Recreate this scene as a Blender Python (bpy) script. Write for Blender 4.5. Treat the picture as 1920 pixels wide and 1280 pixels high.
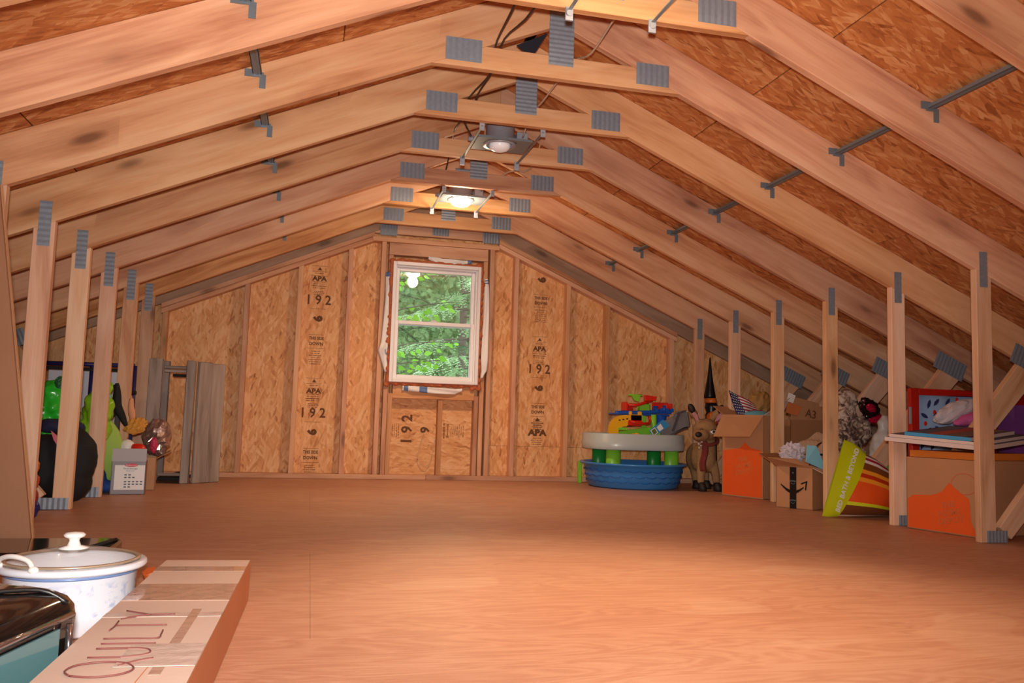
import bpy, bmesh, math, random
from mathutils import Vector as V, Matrix as M, Euler
R = random.Random(7)
scene = bpy.context.scene
for o in list(bpy.data.objects): bpy.data.objects.remove(o)
C = scene.collection
pi = math.pi

# ------------------------------------------------------------ camera, world, lights
YAW, PIT, ROL, FPX = 0.2352, 0.0911, 0.0309, 1559.5
CAM = V((-0.9882, 0.0, 0.5238))
F_ = V((math.sin(YAW)*math.cos(PIT), math.cos(YAW)*math.cos(PIT), math.sin(PIT)))
R0 = V((math.cos(YAW), -math.sin(YAW), 0)); U0 = R0.cross(F_)
R_ = R0*math.cos(ROL) + U0*math.sin(ROL); U_ = -R0*math.sin(ROL) + U0*math.cos(ROL)
cd = bpy.data.cameras.new('camera'); cam = bpy.data.objects.new('camera', cd); C.objects.link(cam)
cd.sensor_width = 36; cd.lens = FPX/1920*36; cd.clip_start = .02; cd.clip_end = 200
cam.matrix_world = M((( R_[0],U_[0],-F_[0],CAM[0]),(R_[1],U_[1],-F_[1],CAM[1]),(R_[2],U_[2],-F_[2],CAM[2]),(0,0,0,1)))
scene.camera = cam
scene.view_settings.view_transform = 'Standard'; scene.view_settings.look = 'None'
scene.view_settings.gamma = 1; scene.view_settings.use_curve_mapping = False
scene.view_settings.exposure = 0.0
w = bpy.data.worlds.new('world'); scene.world = w; w.use_nodes = True
wb = w.node_tree.nodes['Background']; wb.inputs[0].default_value = (.80, .92, 1, 1); wb.inputs[1].default_value = 5.5

def light(name, kind, loc, energy, col, size=.03, spot=None, blend=.6, aim=None):
    l = bpy.data.lights.new(name, kind); l.energy = energy; l.color = col
    if kind == 'AREA': l.size = size
    else: l.shadow_soft_size = size
    if spot: l.spot_size = spot; l.spot_blend = blend
    o = bpy.data.objects.new(name, l); o.location = loc; C.objects.link(o)
    if aim: o.rotation_euler = (V(aim)-V(loc)).to_track_quat('-Z', 'Y').to_euler()
    return o
WARM = (1, .68, .42); WARM2 = (1, .74, .50)
light('flash_light', 'SPOT', CAM+U_*.10-F_*.02, 400, (1.0, .94, .89), .03, math.radians(103), 1.0, CAM+U_*.10+F_*3+R_*-.15)
LAMPS_AND_FILL = [(.0, .60, 1.95), (.0, 2.42, 1.95), (-.06, 5.50, 1.94)]  # first entry is an added fill light, unseen and without a fixture
for q, e, s in zip(LAMPS_AND_FILL, (9, 92, 40), (150, 84, 158)):
    light('lamp_and_fill_beam', 'SPOT', V(q)-V((0, 0, .04)), e*1.7, WARM, .045, math.radians(s), 1.0, V(q)-V((0, 0, 1)))
    light('lamp_and_fill_glow', 'POINT', V(q)-V((0, 0, .05)), min(14, 460/e), WARM2, .05)

# ------------------------------------------------------------ materials
def hx(r, g, b):
    return tuple(((c/255)/12.92 if c/255 <= .04045 else ((c/255+.055)/1.055)**2.4) for c in (r, g, b))
class NT:
    def __init__(s, name):
        s.m = bpy.data.materials.new(name); s.m.use_nodes = True; s.t = s.m.node_tree; s.b = s.t.nodes['Principled BSDF']
    def n(s, kind, **kw):
        x = s.t.nodes.new('ShaderNode'+kind)
        for k, v in kw.items():
            if k.startswith('i_'): x.inputs[k[2:].replace('_', ' ')].default_value = v
            else: setattr(x, k, v)
        return x
    def l(s, a, b): s.t.links.new(a, b)
    def math(s, op, a, b=None, c=None):
        x = s.n('Math', operation=op)
        for i, v in enumerate((a, b, c)):
            if v is None: continue
            if isinstance(v, (int, float)): x.inputs[i].default_value = v
            else: s.l(v, x.inputs[i])
        return x.outputs[0]
    def mix(s, f, a, b, bt='MIX'):
        x = s.n('Mix', data_type='RGBA', blend_type=bt)
        for i, v in ((0, f), (6, a), (7, b)):
            if isinstance(v, (int, float)): x.inputs[i].default_value = v
            elif isinstance(v, tuple): x.inputs[i].default_value = (*v[:3], 1)
            else: s.l(v, x.inputs[i])
        return x.outputs[2]
    def ramp(s, f, stops):
        x = s.n('ValToRGB'); e = x.color_ramp.elements
        while len(e) < len(stops): e.new(.5)
        for q, (p, c) in zip(e, stops): q.position = p; q.color = (*c, 1) if len(c) == 3 else c
        s.l(f, x.inputs[0]); return x.outputs[0]
    def coord(s, scale=(1, 1, 1), rot=(0, 0, 0), rnd=True):
        tc = s.n('TexCoord'); out = tc.outputs['Object']
        if rnd:
            oi = s.n('ObjectInfo'); mm = s.n('Vector' 'Math', operation='ADD'); sc = s.n('VectorMath', operation='SCALE')
            cb = s.n('CombineXYZ'); 
            for i in range(3): s.l(s.math('MULTIPLY', oi.outputs['Random'], (17.3, 9.1, 23.7)[i]), cb.inputs[i])
            s.l(out, mm.inputs[0]); s.l(cb.outputs[0], mm.inputs[1]); out = mm.outputs[0]
        mp = s.n('Mapping'); mp.inputs['Scale'].default_value = scale; mp.inputs['Rotation'].default_value = rot
        s.l(out, mp.inputs[0]); return mp.outputs[0]
    def noise(s, co, scale=1, detail=3, rough=.5, dist=0):
        x = s.n('TexNoise'); s.l(co, x.inputs['Vector'])
        x.inputs['Scale'].default_value = scale; x.inputs['Detail'].default_value = detail
        x.inputs['Roughness'].default_value = rough; x.inputs['Distortion'].default_value = dist
        return x.outputs[0]
    def bump(s, h, strength=.3, dist=.01):
        x = s.n('Bump'); x.inputs['Strength'].default_value = strength; x.inputs['Distance'].default_value = dist
        s.l(h, x.inputs['Height']); s.l(x.outputs[0], s.b.inputs['Normal'])
def plain(name, col, rough=.5, metal=0, nz=0, nscale=20, bump=0, emit=None, alpha=None, trans=0, spec=.5, coat=0):
    t = NT(name); b = t.b
    b.inputs['Base Color'].default_value = (*col, 1); b.inputs['Roughness'].default_value = rough; b.inputs['Metallic'].default_value = metal
    b.inputs['Specular IOR Level'].default_value = spec
    if coat: b.inputs['Coat Weight'].default_value = coat
    if trans: b.inputs['Transmission Weight'].default_value = trans
    if nz or bump:
        nn = t.noise(t.coord(), nscale, 4)
        if nz: t.l(t.mix(nn, tuple(c*(1-nz) for c in col), tuple(min(1, c*(1+nz)) for c in col)), b.inputs['Base Color'])
        if bump: t.bump(nn, bump, .01)
    if emit: b.inputs['Emission Color'].default_value = (*emit[0], 1); b.inputs['Emission Strength'].default_value = emit[1]
    if alpha is not None: b.inputs['Alpha'].default_value = alpha
    return t.m
def wood(name, light_, mid, dark, knots=1.0, rough=.62, gs=1.0):
    t = NT(name)
    co = t.coord((1.1*gs, 9*gs, 9*gs)); fine = t.coord((2.5, 60, 60)); broad = t.coord((.35, 3.2, 3.2))
    g = t.noise(co, 1.3, 4, .55, .9); f = t.noise(fine, 1.5, 4, .6); br = t.noise(broad, 1.2, 2, .5, .4)
    v = t.math('ADD', t.math('MULTIPLY', g, .55), t.math('ADD', t.math('MULTIPLY', f, .16), t.math('MULTIPLY', br, .42)))
    col = t.ramp(v, [(.38, dark), (.53, mid), (.70, light_)])
    # knots
    kc = t.coord((2.1, 6.5, 6.5)); vo = t.n('TexVoronoi'); t.l(kc, vo.inputs['Vector']); vo.inputs['Scale'].default_value = 1.0
    kd = vo.outputs['Distance']; sep = t.n('SeparateColor'); t.l(vo.outputs['Color'], sep.inputs[0])
    gate = t.math('GREATER_THAN', sep.outputs[0], .62)
    ring = t.n('MapRange'); t.l(kd, ring.inputs[0]); ring.inputs[1].default_value = .07; ring.inputs[2].default_value = .17; ring.inputs[3].default_value = 1; ring.inputs[4].default_value = 0
    halo = t.n('MapRange'); t.l(kd, halo.inputs[0]); halo.inputs[1].default_value = .1; halo.inputs[2].default_value = .5; halo.inputs[3].default_value = .45; halo.inputs[4].default_value = 0
    k1 = t.math('MULTIPLY', t.math('MULTIPLY', ring.outputs[0], gate), .75*knots); k2 = t.math('MULTIPLY', t.math('MULTIPLY', halo.outputs[0], gate), knots)
    col = t.mix(k2, col, tuple(c*.75 for c in dark)); col = t.mix(k1, col, tuple(c*.35 for c in dark))
    oi = t.n('ObjectInfo'); hs = t.n('HueSaturation')
    t.l(col, hs.inputs['Color']); t.l(t.math('MULTIPLY_ADD', oi.outputs['Random'], .22, .88), hs.inputs['Value'])
    r2 = t.math('FRACT', t.math('MULTIPLY', oi.outputs['Random'], 7.31)); t.l(t.math('MULTIPLY_ADD', r2, .16, .90), hs.inputs['Saturation'])
    t.l(t.math('MULTIPLY_ADD', r2, .012, .494), hs.inputs['Hue'])
    t.l(hs.outputs[0], t.b.inputs['Base Color']); t.b.inputs['Roughness'].default_value = rough; t.b.inputs['Specular IOR Level'].default_value = .3
    t.bump(f, .25, .004); return t.m
def osb(name, rot, cols, s=1.0):
    t = NT(name); outs = []
    for k, (sc, ro) in enumerate((((9, 40, 40), .5), ((9, 40, 40), -.55), ((12, 70, 70), .1))):
        rr = tuple(rot[i] + (ro if i == rot[3] else 0) for i in range(3))
        co = t.coord((1, 1, 1), (0, 0, 0)); nz = t.n('TexNoise'); t.l(co, nz.inputs['Vector']); nz.inputs['Scale'].default_value = 3.5
        ad = t.n('VectorMath', operation='MULTIPLY_ADD'); t.l(nz.outputs['Color'], ad.inputs[0]); ad.inputs[1].default_value = (.06,)*3; t.l(co, ad.inputs[2])
        mp = t.n('Mapping', vector_type='TEXTURE'); mp.inputs['Rotation'].default_value = rr; t.l(ad.outputs[0], mp.inputs[0])
        mp2 = t.n('Mapping'); mp2.inputs['Scale'].default_value = tuple(q*s for q in sc); t.l(mp.outputs[0], mp2.inputs[0])
        vo = t.n('TexVoronoi'); t.l(mp2.outputs[0], vo.inputs['Vector']); vo.inputs['Scale'].default_value = 1; vo.inputs['Randomness'].default_value = 1
        sep = t.n('SeparateColor'); t.l(vo.outputs['Color'], sep.inputs[0]); outs.append(sep)
    big = t.noise(t.coord((1, 1, 1)), 7, 3)
    sel = t.math('GREATER_THAN', outs[2].outputs[1], .5)
    mixv = t.n('Mix', data_type='FLOAT'); t.l(sel, mixv.inputs[0]); t.l(outs[0].outputs[0], mixv.inputs[2]); t.l(outs[1].outputs[0], mixv.inputs[3])
    v = t.math('ADD', t.math('MULTIPLY', mixv.outputs[0], .5), t.math('ADD', t.math('MULTIPLY', outs[2].outputs[0], .25), t.math('MULTIPLY', big, .35)))
    fine = t.noise(t.coord((1, 1, 1)), 90, 3)
    v = t.math('ADD', v, t.math('MULTIPLY', fine, .12))
    col = t.ramp(v, [(.22, cols[0]), (.38, cols[1]), (.62, cols[2]), (.92, cols[3])])
    dk = t.ramp(t.noise(t.coord((1, 1, 1)), 16, 2, .5, 1.5), [(.66, (0, 0, 0)), (.74, (1, 1, 1))])
    col = t.mix(t.math('MULTIPLY', dk, .35), col, cols[0])
    t.l(col, t.b.inputs['Base Color']); t.b.inputs['Roughness'].default_value = .6; t.b.inputs['Specular IOR Level'].default_value = .3
    t.bump(v, .22, .006); return t.m
def plymat(name):
    t = NT(name); co = t.coord((.9, 5.0, 2), rnd=False)
    n1 = t.noise(co, 1.5, 3, .5, 1.6); wv = t.math('FRACT', t.math('MULTIPLY', n1, 7.0))
    bands = t.math('ABSOLUTE', t.math('SUBTRACT', wv, .5)); big = t.noise(t.coord((1, 1, 1), rnd=False), 1.1, 3); f = t.noise(t.coord((4, 120, 10), rnd=False), 1, 3)
    v = t.math('ADD', t.math('MULTIPLY', bands, .42), t.math('ADD', t.math('MULTIPLY', big, .6), t.math('MULTIPLY', f, .10)))
    col = t.ramp(v, [(.20, hx(172, 118, 92)), (.48, hx(192, 142, 114)), (.78, hx(208, 164, 136))])
    pat = t.ramp(t.noise(t.coord((1.2, 2.6, 1), rnd=False), 1.6, 1, .4), [(.66, (0, 0, 0)), (.68, (1, 1, 1))])
    col = t.mix(t.math('MULTIPLY', pat, .16), col, hx(224, 190, 162))
    t.l(col, t.b.inputs['Base Color']); t.b.inputs['Roughness'].default_value = .5; t.b.inputs['Specular IOR Level'].default_value = .35
    t.bump(f, .2, .003); return t.m
PINE = wood('pine', hx(230, 184, 142), hx(214, 158, 114), hx(178, 114, 74))
POST = wood('post_pine', hx(236, 198, 164), hx(222, 172, 132), hx(188, 128, 90))
STUD = wood('stud_pine', hx(226, 178, 138), hx(206, 150, 110), hx(168, 110, 76), .8)
GABLE = wood('gable_pine_shaded', hx(196, 160, 130), hx(176, 138, 108), hx(144, 106, 78), .8)  # greyer, darker pine: the gable rafter's shade is put into its colour
GREYW = wood('weathered_wood', hx(178, 166, 156), hx(152, 138, 128), hx(112, 98, 88), .5)
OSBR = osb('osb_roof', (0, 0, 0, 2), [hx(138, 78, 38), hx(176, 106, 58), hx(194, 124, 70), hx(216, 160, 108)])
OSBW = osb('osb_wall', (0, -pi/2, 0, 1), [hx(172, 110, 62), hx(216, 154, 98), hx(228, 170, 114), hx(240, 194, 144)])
OSBH = osb('osb_wall_flat', (0, 0, 0, 1), [hx(168, 104, 60), hx(212, 152, 98), hx(224, 168, 114), hx(236, 190, 142)])
PLY = plymat('plywood')
FELT = plain('felt', hx(30, 34, 48), .9)
GALV = plain('galvanised', hx(138, 148, 160), .5, .25, .18, 60, .1)
GALVD = plain('galvanised_bar', hx(116, 126, 134), .45, .3, .1, 60)
INK = plain('stencil_ink', hx(104, 66, 40), .8)
INK2 = plain('stencil_ink_faint', hx(158, 106, 66), .8)
VINYL = plain('white_vinyl', hx(242, 240, 244), .35)
WRAP = plain('house_wrap', hx(238, 236, 236), .5, 0, .04, 14, .3)
BLUEP = plain('blue_print', hx(96, 128, 180), .5)
FOAM = plain('orange_foam', hx(190, 104, 62), .7, 0, .3, 40, .6)
def cardmat(name, c): 
    t = NT(name); n1 = t.noise(t.coord((1, 1, 1)), 5, 3); n2 = t.noise(t.coord((90, 90, 8)), 1, 2)
    t.l(t.mix(n1, tuple(x*.88 for x in c), tuple(min(1, x*1.1) for x in c)), t.b.inputs['Base Color'])
    t.b.inputs['Roughness'].default_value = .62; t.b.inputs['Specular IOR Level'].default_value = .3; t.bump(n2, .08, .003); return t.m
CARD = cardmat('cardboard', hx(188, 138, 98)); CARDD = cardmat('cardboard_dark', hx(168, 118, 80)); CARDG = cardmat('cardboard_pale', hx(206, 178, 156))
ORNG = plain('orange_ink', hx(232, 94, 30), .55, 0, .06, 10); BLACK = plain('black_plastic', hx(22, 21, 22), .35)
BLACKM = plain('black_matte', hx(18, 18, 20), .8, 0, .3, 12, .4); WHITE = plain('white', hx(236, 234, 230), .45)

# ------------------------------------------------------------ mesh helpers
class MB:
    def __init__(s): s.b = bmesh.new()
    def _f(s, vs, mi=0, smooth=False):
        try: f = s.b.faces.new(vs)
        except ValueError: return None
        f.material_index = mi; f.smooth = smooth; return f
    def raw(s, vs, fs, mi=0, smooth=False):
        q = [s.b.verts.new(v) for v in vs]
        for i, f in enumerate(fs): s._f([q[j] for j in f], mi[i] if isinstance(mi, (list, tuple)) else mi, smooth)
        return s
    def box(s, c, d, rz=0, mi=0, bev=0, rot=None):
        c = V(c); m = Euler(rot).to_matrix() if rot else M.Rotation(rz, 3, 'Z')
        vs = [c + m @ V((x*d[0]/2, y*d[1]/2, z*d[2]/2)) for x in (-1, 1) for y in (-1, 1) for z in (-1, 1)]
        q = [s.b.verts.new(v) for v in vs]; fs = []
        for f in ((0, 1, 3, 2), (4, 6, 7, 5), (0, 4, 5, 1), (2, 3, 7, 6), (0, 2, 6, 4), (1, 5, 7, 3)): fs.append(s._f([q[j] for j in f], mi))
        if bev:
            es = list({e for f in fs for e in f.edges})
            r = bmesh.ops.bevel(s.b, geom=es, offset=bev, segments=2, affect='EDGES', clamp_overlap=True)
            for f in r['faces']: f.smooth = True; f.material_index = mi
        return s
    def bounds(s, a, b, mi=0, bev=0):
        a, b = V(a), V(b); return s.box((a+b)/2, b-a, 0, mi, bev)
    def slab(s, pts, t, mi=0):
        pts = [V(p) for p in pts]; n = (pts[1]-pts[0]).cross(pts[2]-pts[0]).normalized()*t; k = len(pts)
        a = [s.b.verts.new(p) for p in pts]; c = [s.b.verts.new(p+n) for p in pts]
        s._f(a[::-1], mi); s._f(c, mi)
        for i in range(k): s._f([a[i], a[(i+1) % k], c[(i+1) % k], c[i]], mi)
        return s
    def ring(s, loops, mi=0, closed=True, caps=True, smooth=True, mis=None):
        L = [[s.b.verts.new(p) for p in lp] for lp in loops]; n = len(L[0])
        for i in range(len(L)-1):
            for j in range(n if closed else n-1):
                s._f([L[i][j], L[i][(j+1) % n], L[i+1][(j+1) % n], L[i+1][j]], mis(i, j) if mis else mi, smooth)
        if caps and closed: s._f(L[0][::-1], mi); s._f(L[-1], mi)
        return s
    def cyl(s, p0, p1, r0, r1=None, n=16, mi=0, caps=True):
        r1 = r0 if r1 is None else r1; p0, p1 = V(p0), V(p1); z = (p1-p0).normalized(); x = z.orthogonal().normalized(); y = z.cross(x)
        return s.ring([[p+(x*math.cos(a)+y*math.sin(a))*r for a in [2*pi*i/n for i in range(n)]] for p, r in ((p0, r0), (p1, r1))], mi, caps=caps)
    def tube(s, pts, r, n=8, mi=0, sub=4):
        pts = [V(p) for p in pts]; P_ = []
        if sub > 1 and len(pts) > 2:
            for i in range(len(pts)-1):
                a, b, c, d = pts[max(i-1, 0)], pts[i], pts[i+1], pts[min(i+2, len(pts)-1)]
                for k in range(sub):
                    t = k/sub; P_.append(.5*((2*b)+(c-a)*t+(2*a-5*b+4*c-d)*t*t+(3*b-a-3*c+d)*t**3))
            P_.append(pts[-1])
        else: P_ = pts
        loops = []; x = None
        for i, p in enumerate(P_):
            z = (P_[min(i+1, len(P_)-1)]-P_[max(i-1, 0)]).normalized()
            x = z.orthogonal().normalized() if x is None else (x - z*x.dot(z)).normalized()
            y = z.cross(x); rr = r(i/(len(P_)-1)) if callable(r) else r
            loops.append([p+(x*math.cos(a)+y*math.sin(a))*rr for a in [2*pi*j/n for j in range(n)]])
        return s.ring(loops, mi)
    def lathe(s, c, prof, n=32, mi=0, sx=1, sy=1, mis=None):
        c = V(c); return s.ring([[c+V((math.cos(a)*r*sx, math.sin(a)*r*sy, z)) for a in [2*pi*i/n for i in range(n)]] for r, z in prof], mi, caps=False, mis=mis)
    def ell(s, c, r, rot=(0, 0, 0), mi=0, nu=14, nv=8, f=None):
        m = Euler(rot).to_matrix(); c = V(c); r = r if hasattr(r, '__len__') else (r,)*3; loops = []
        for i in range(nv+1):
            ph = pi*i/nv; ph = min(max(ph, .02), pi-.02)
            lp = []
            for j in range(nu):
                a = 2*pi*j/nu; d = V((math.sin(ph)*math.cos(a)*r[0], math.sin(ph)*math.sin(a)*r[1], -math.cos(ph)*r[2]))
                if f: d *= f(d)
                lp.append(c+m @ d)
            loops.append(lp)
        return s.ring(loops, mi)
    def grid(s, f, nu, nv, t=0, mi=0, mis=None, smooth=True):
        P_ = [[V(f(i/nu, j/nv)) for j in range(nv+1)] for i in range(nu+1)]
        def nrm(i, j):
            a = P_[min(i+1, nu)][j]-P_[max(i-1, 0)][j]; b = P_[i][min(j+1, nv)]-P_[i][max(j-1, 0)]; return a.cross(b).normalized()
        A = [[s.b.verts.new(P_[i][j]) for j in range(nv+1)] for i in range(nu+1)]
        for i in range(nu):
            for j in range(nv): s._f([A[i][j], A[i+1][j], A[i+1][j+1], A[i][j+1]], mis(i, j) if mis else mi, smooth)
        if t:
            B = [[s.b.verts.new(P_[i][j]-nrm(i, j)*t) for j in range(nv+1)] for i in range(nu+1)]
            for i in range(nu):
                for j in range(nv): s._f([B[i][j], B[i][j+1], B[i+1][j+1], B[i+1][j]], mis(i, j) if mis else mi, smooth)
            for i in range(nu):
                for j in (0, nv): s._f([A[i][j], B[i][j], B[i+1][j], A[i+1][j]], mis(i, min(j, nv-1)) if mis else mi)
            for j in range(nv):
                for i in (0, nu): s._f([A[i][j], A[i][j+1], B[i][j+1], B[i][j]], mis(min(i, nu-1), j) if mis else mi)
        return s
W = {}
def place(name, mesh, parent=None, loc=None):
    o = bpy.data.objects.new(name, mesh); C.objects.link(o)
    if parent: o.parent = parent
    if loc is not None: o.location = loc
    return o
def P(name, mb, mats, parent=None, label=None, base=None, kind=None, fixn=True):
    """mesh given in world coordinates; stored relative to its thing's base"""
    org = W[parent] if parent else V(base if base else (0, 0, 0))
    me = bpy.data.meshes.new(name)
    if fixn: bmesh.ops.recalc_face_normals(mb.b, faces=mb.b.faces)
    bmesh.ops.translate(mb.b, vec=-org, verts=mb.b.verts); mb.b.to_mesh(me); mb.b.free()
    for m in (mats if isinstance(mats, (list, tuple)) else [mats]): me.materials.append(m)
    o = place(name, me, parent, None if parent else org); W[o] = org.copy()
    if label: o['label'] = label
    if kind: o['kind'] = kind
    return o
def T(name, label, cat, base, group=None):
    o = bpy.data.objects.new(name, None); o.empty_display_size = .05; C.objects.link(o); o.location = base; W[o] = V(base)
    o['label'] = label; o['category'] = cat
    if group: o['group'] = group
    return o
def tag(o, label, cat, group=None):
    o['label'] = label; o['category'] = cat
    if group: o['group'] = group
    return o
def structure(name, mb=None, mats=None, base=(0, 0, 0)):
    if mb: o = P(name, mb, mats, base=base)
    else:
        o = bpy.data.objects.new(name, None); C.objects.link(o); o.location = base; W[o] = V(base)
    o['kind'] = 'structure'; return o
def mod_remesh(o, vs, sm=True):
    m = o.modifiers.new('remesh', 'REMESH'); m.mode = 'VOXEL'; m.voxel_size = vs; m.use_smooth_shade = True
    if sm: q = o.modifiers.new('smooth', 'SMOOTH'); q.factor = .5; q.iterations = 6
def mod_noise(o, amt, size):
    tx = bpy.data.textures.new('clouds', 'CLOUDS'); tx.noise_scale = size
    d = o.modifiers.new('crumple', 'DISPLACE'); d.texture = tx; d.strength = amt; d.texture_coords = 'LOCAL'; d.mid_level = .5
def text(name, s, size, mat, parent, loc, xdir, ydir, ext=.0006, w=1.0, bold=0, align='CENTER', label=None):
    cu = bpy.data.curves.new('font', 'FONT'); cu.body = s; cu.size = size; cu.extrude = ext; cu.align_x = align; cu.align_y = 'CENTER'; cu.offset = bold
    cu.resolution_u = 2
    tmp = bpy.data.objects.new('tmp', cu); C.objects.link(tmp); dg = bpy.context.evaluated_depsgraph_get()
    me = bpy.data.meshes.new_from_object(tmp.evaluated_get(dg)); bpy.data.objects.remove(tmp); bpy.data.curves.remove(cu)
    x = V(xdir).normalized(); y = V(ydir).normalized(); z = x.cross(y)
    m = M(((x[0]*w, y[0], z[0], loc[0]), (x[1]*w, y[1], z[1], loc[1]), (x[2]*w, y[2], z[2], loc[2]), (0, 0, 0, 1)))
    me.transform(M.Translation(-W[parent]) @ m) ; me.materials.clear(); me.materials.append(mat)
    o = place(name, me, parent); W[o] = W[parent].copy()
    if label: o['label'] = label
    return o

# ------------------------------------------------------------ dimensions
SL = .435; XR = .53; YG = 6.77; YO = 6.86; TK = .038
def TY(k): return 2.7587+.61*k
def rb(x): return 2.015-SL*(abs(x)-XR)
RT = .20; XE = 4.75

# ------------------------------------------------------------ floor
fl = MB(); fl.bounds((-XE, -1.6, -.2), (XE, YO+.05, -.02)); floor = structure('floor', fl, FELT, (0, 2, -.2))
ys = [-1.62, -.41, .81, 2.03, 3.25, 4.47, 5.69, YO]
for i in range(len(ys)-1):
    xs = [-XE, -3.4, -.96, 1.48, 3.9, XE] if i % 2 else [-XE, -2.18, .26, 2.70, XE]
    for a, b in zip(xs, xs[1:]):
        cx, cy = (a+b)/2, (ys[i]+ys[i+1])/2
        m = MB(); m.bounds((a+.0003, ys[i]+.0003, -.02), (b-.0003, ys[i+1]-.0003, 0)); P('plywood_sheet', m, PLY, floor)
# ------------------------------------------------------------ roof deck
cl = MB()
for s in (-1, 1):
    pr = [(0, rb(0)+RT+.02), (s*(XE+.1), rb(XE+.1)+RT+.02), (s*(XE+.1), rb(XE+.1)+RT+.08), (0, rb(0)+RT+.08)]
    cl.raw([(x, y, z) for y in (-1.7, YO+.12) for x, z in pr], [(0, 1, 2, 3), (7, 6, 5, 4), (0, 4, 5, 1), (1, 5, 6, 2), (2, 6, 7, 3), (3, 7, 4, 0)])
ceiling = structure('ceiling', cl, FELT, (0, 2, 2.4))
cols = [.02, .93, 2.05, 3.17, 4.29, XE+.08]
ang = math.atan(SL)
for s in (-1, 1):
    for c in range(5):
        js = [-1.68] + [TY(k)+.019 for k in ((-4, 0, 4) if c % 2 else (-6, -2, 2, 6))] + [YO+.1]
        js = [j for j in js if -1.68 <= j <= YO+.1]
        for a, b in zip(js, js[1:]):
            x0, x1 = cols[c]+.0025, cols[c+1]-.0025; L = (x1-x0)/math.cos(ang)
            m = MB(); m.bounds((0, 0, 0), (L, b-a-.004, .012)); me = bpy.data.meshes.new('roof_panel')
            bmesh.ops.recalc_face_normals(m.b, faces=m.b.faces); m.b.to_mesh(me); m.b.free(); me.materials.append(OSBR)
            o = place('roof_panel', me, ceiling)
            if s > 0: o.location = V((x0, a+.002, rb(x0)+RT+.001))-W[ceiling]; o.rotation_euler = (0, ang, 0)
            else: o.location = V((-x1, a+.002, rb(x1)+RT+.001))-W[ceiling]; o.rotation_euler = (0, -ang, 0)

# ------------------------------------------------------------ trusses
def member_mesh(name, poly, org, th, t=TK, y0=0, mat=PINE):
    c, s_ = math.cos(th), math.sin(th); pts = [((x-org[0])*c+(z-org[1])*s_, -(x-org[0])*s_+(z-org[1])*c) for x, z in poly]
    b = bmesh.new(); a = [b.verts.new((x, y0, z)) for x, z in pts]; d = [b.verts.new((x, y0+t, z)) for x, z in pts]; n = len(pts)
    b.faces.new(a); b.faces.new(d[::-1])
    for i in range(n): b.faces.new([a[i], a[(i+1) % n], d[(i+1) % n], d[i]])
    bmesh.ops.recalc_face_normals(b, faces=b.faces)
    bmesh.ops.bevel(b, geom=list(b.edges), offset=.0025, segments=1, affect='EDGES')
    me = bpy.data.meshes.new(name); b.to_mesh(me); b.free(); me.materials.append(mat)
    return name, me, (org[0], 0, org[1]), -th
def plate_mesh(c, wd, ht, th=0, along='z', n=9, y=-.0015):
    """toothed truss plate: pressed ridges running along 'z' or 'x'"""
    b = MB(); wx = wd if along == 'z' else ht; hz = ht if along == 'z' else wd
    prof = []
    for i in range(n*2+1):
        prof.append((-wx/2+wx*i/(n*2), -.0028 if i % 2 else -.0008))
    vs = []
    for x, d in prof:
        for zz in (-hz/2, hz/2):
            vs.append((x, d+y, zz) if along == 'z' else (zz, d+y, x))
    b.raw(vs, [(2*i, 2*i+1, 2*i+3, 2*i+2) for i in range(n*2)]); 
    a, h = (wx/2, hz/2) if along == 'z' else (hz/2, wx/2)
    b.raw([(x, yy, z) for x in (-a, a) for yy in (y, .001) for z in (-h, h)], [(0, 1, 3, 2), (4, 6, 7, 5), (0, 4, 5, 1), (2, 3, 7, 6)])
    me = bpy.data.meshes.new('gusset_plate'); b.b.to_mesh(me); b.b.free(); me.materials.append(GALV)
    return 'gusset_plate', me, (c[0], 0, c[1]), -th
J = (3.05, .93)
parts = []
for s in (-1, 1):
    th = math.atan2(-SL, s); xp0, xp1 = (2.135, 2.222) if s > 0 else (2.118, 2.205)
    poly = [(0, rb(0)), (s*XE, rb(XE)), (s*XE, rb(XE)+RT), (0, rb(0)+RT)]
    parts.append(member_mesh('rafter', poly, (0, rb(0)), th))
    parts.append(member_mesh('post', [(s*xp0, 0.001), (s*xp1, 0.001), (s*xp1, rb(xp1)), (s*xp0, rb(xp0))], (s*xp0, 0), pi/2, mat=POST))
    d = V((J[0]-2.30, 0, J[1]-.02)).normalized(); n = V((-d.z, 0, d.x))*.044
    a, e = V((2.275, 0, .045)), V((J[0]+.03, 0, J[1]-.03))
    wp = [(a+n), (a-n), (e-n), (e+n)]
    wp = [(s*max(p.x, xp1+.002), max(p.z, .001)) for p in wp]
    wp[2] = (s*(J[0]+.09), rb(J[0]+.09)); wp[3] = (s*(J[0]-.05), rb(J[0]-.05))
    parts.append(member_mesh('web', wp, (s*a.x, a.z), math.atan2(d.z, s*d.x), mat=POST))
    parts.append(plate_mesh((s*.43, 2.072), .156, .099, n=6))
    parts.append(plate_mesh((s*(xp0+.042), 1.315 if s > 0 else 1.31), .044 if s > 0 else .05, .175 if s > 0 else .2, along='x', n=8))
    parts.append(plate_mesh((s*(2.225 if s > 0 else 2.205), .03), .115 if s > 0 else .15, .056, n=6))
    parts.append(plate_mesh((s*J[0], J[1]+.015), .235, .115, th=th if s > 0 else th-pi, n=9))
parts.append(member_mesh('collar_tie', [(-.565, 2.0), (.565, 2.0), (.335, 2.0999), (-.335, 2.0999)], (-.56, 2.05), 0))
parts.append(plate_mesh((0, 2.18), .112, .245, along='x', n=12, y=-.002))
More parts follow.
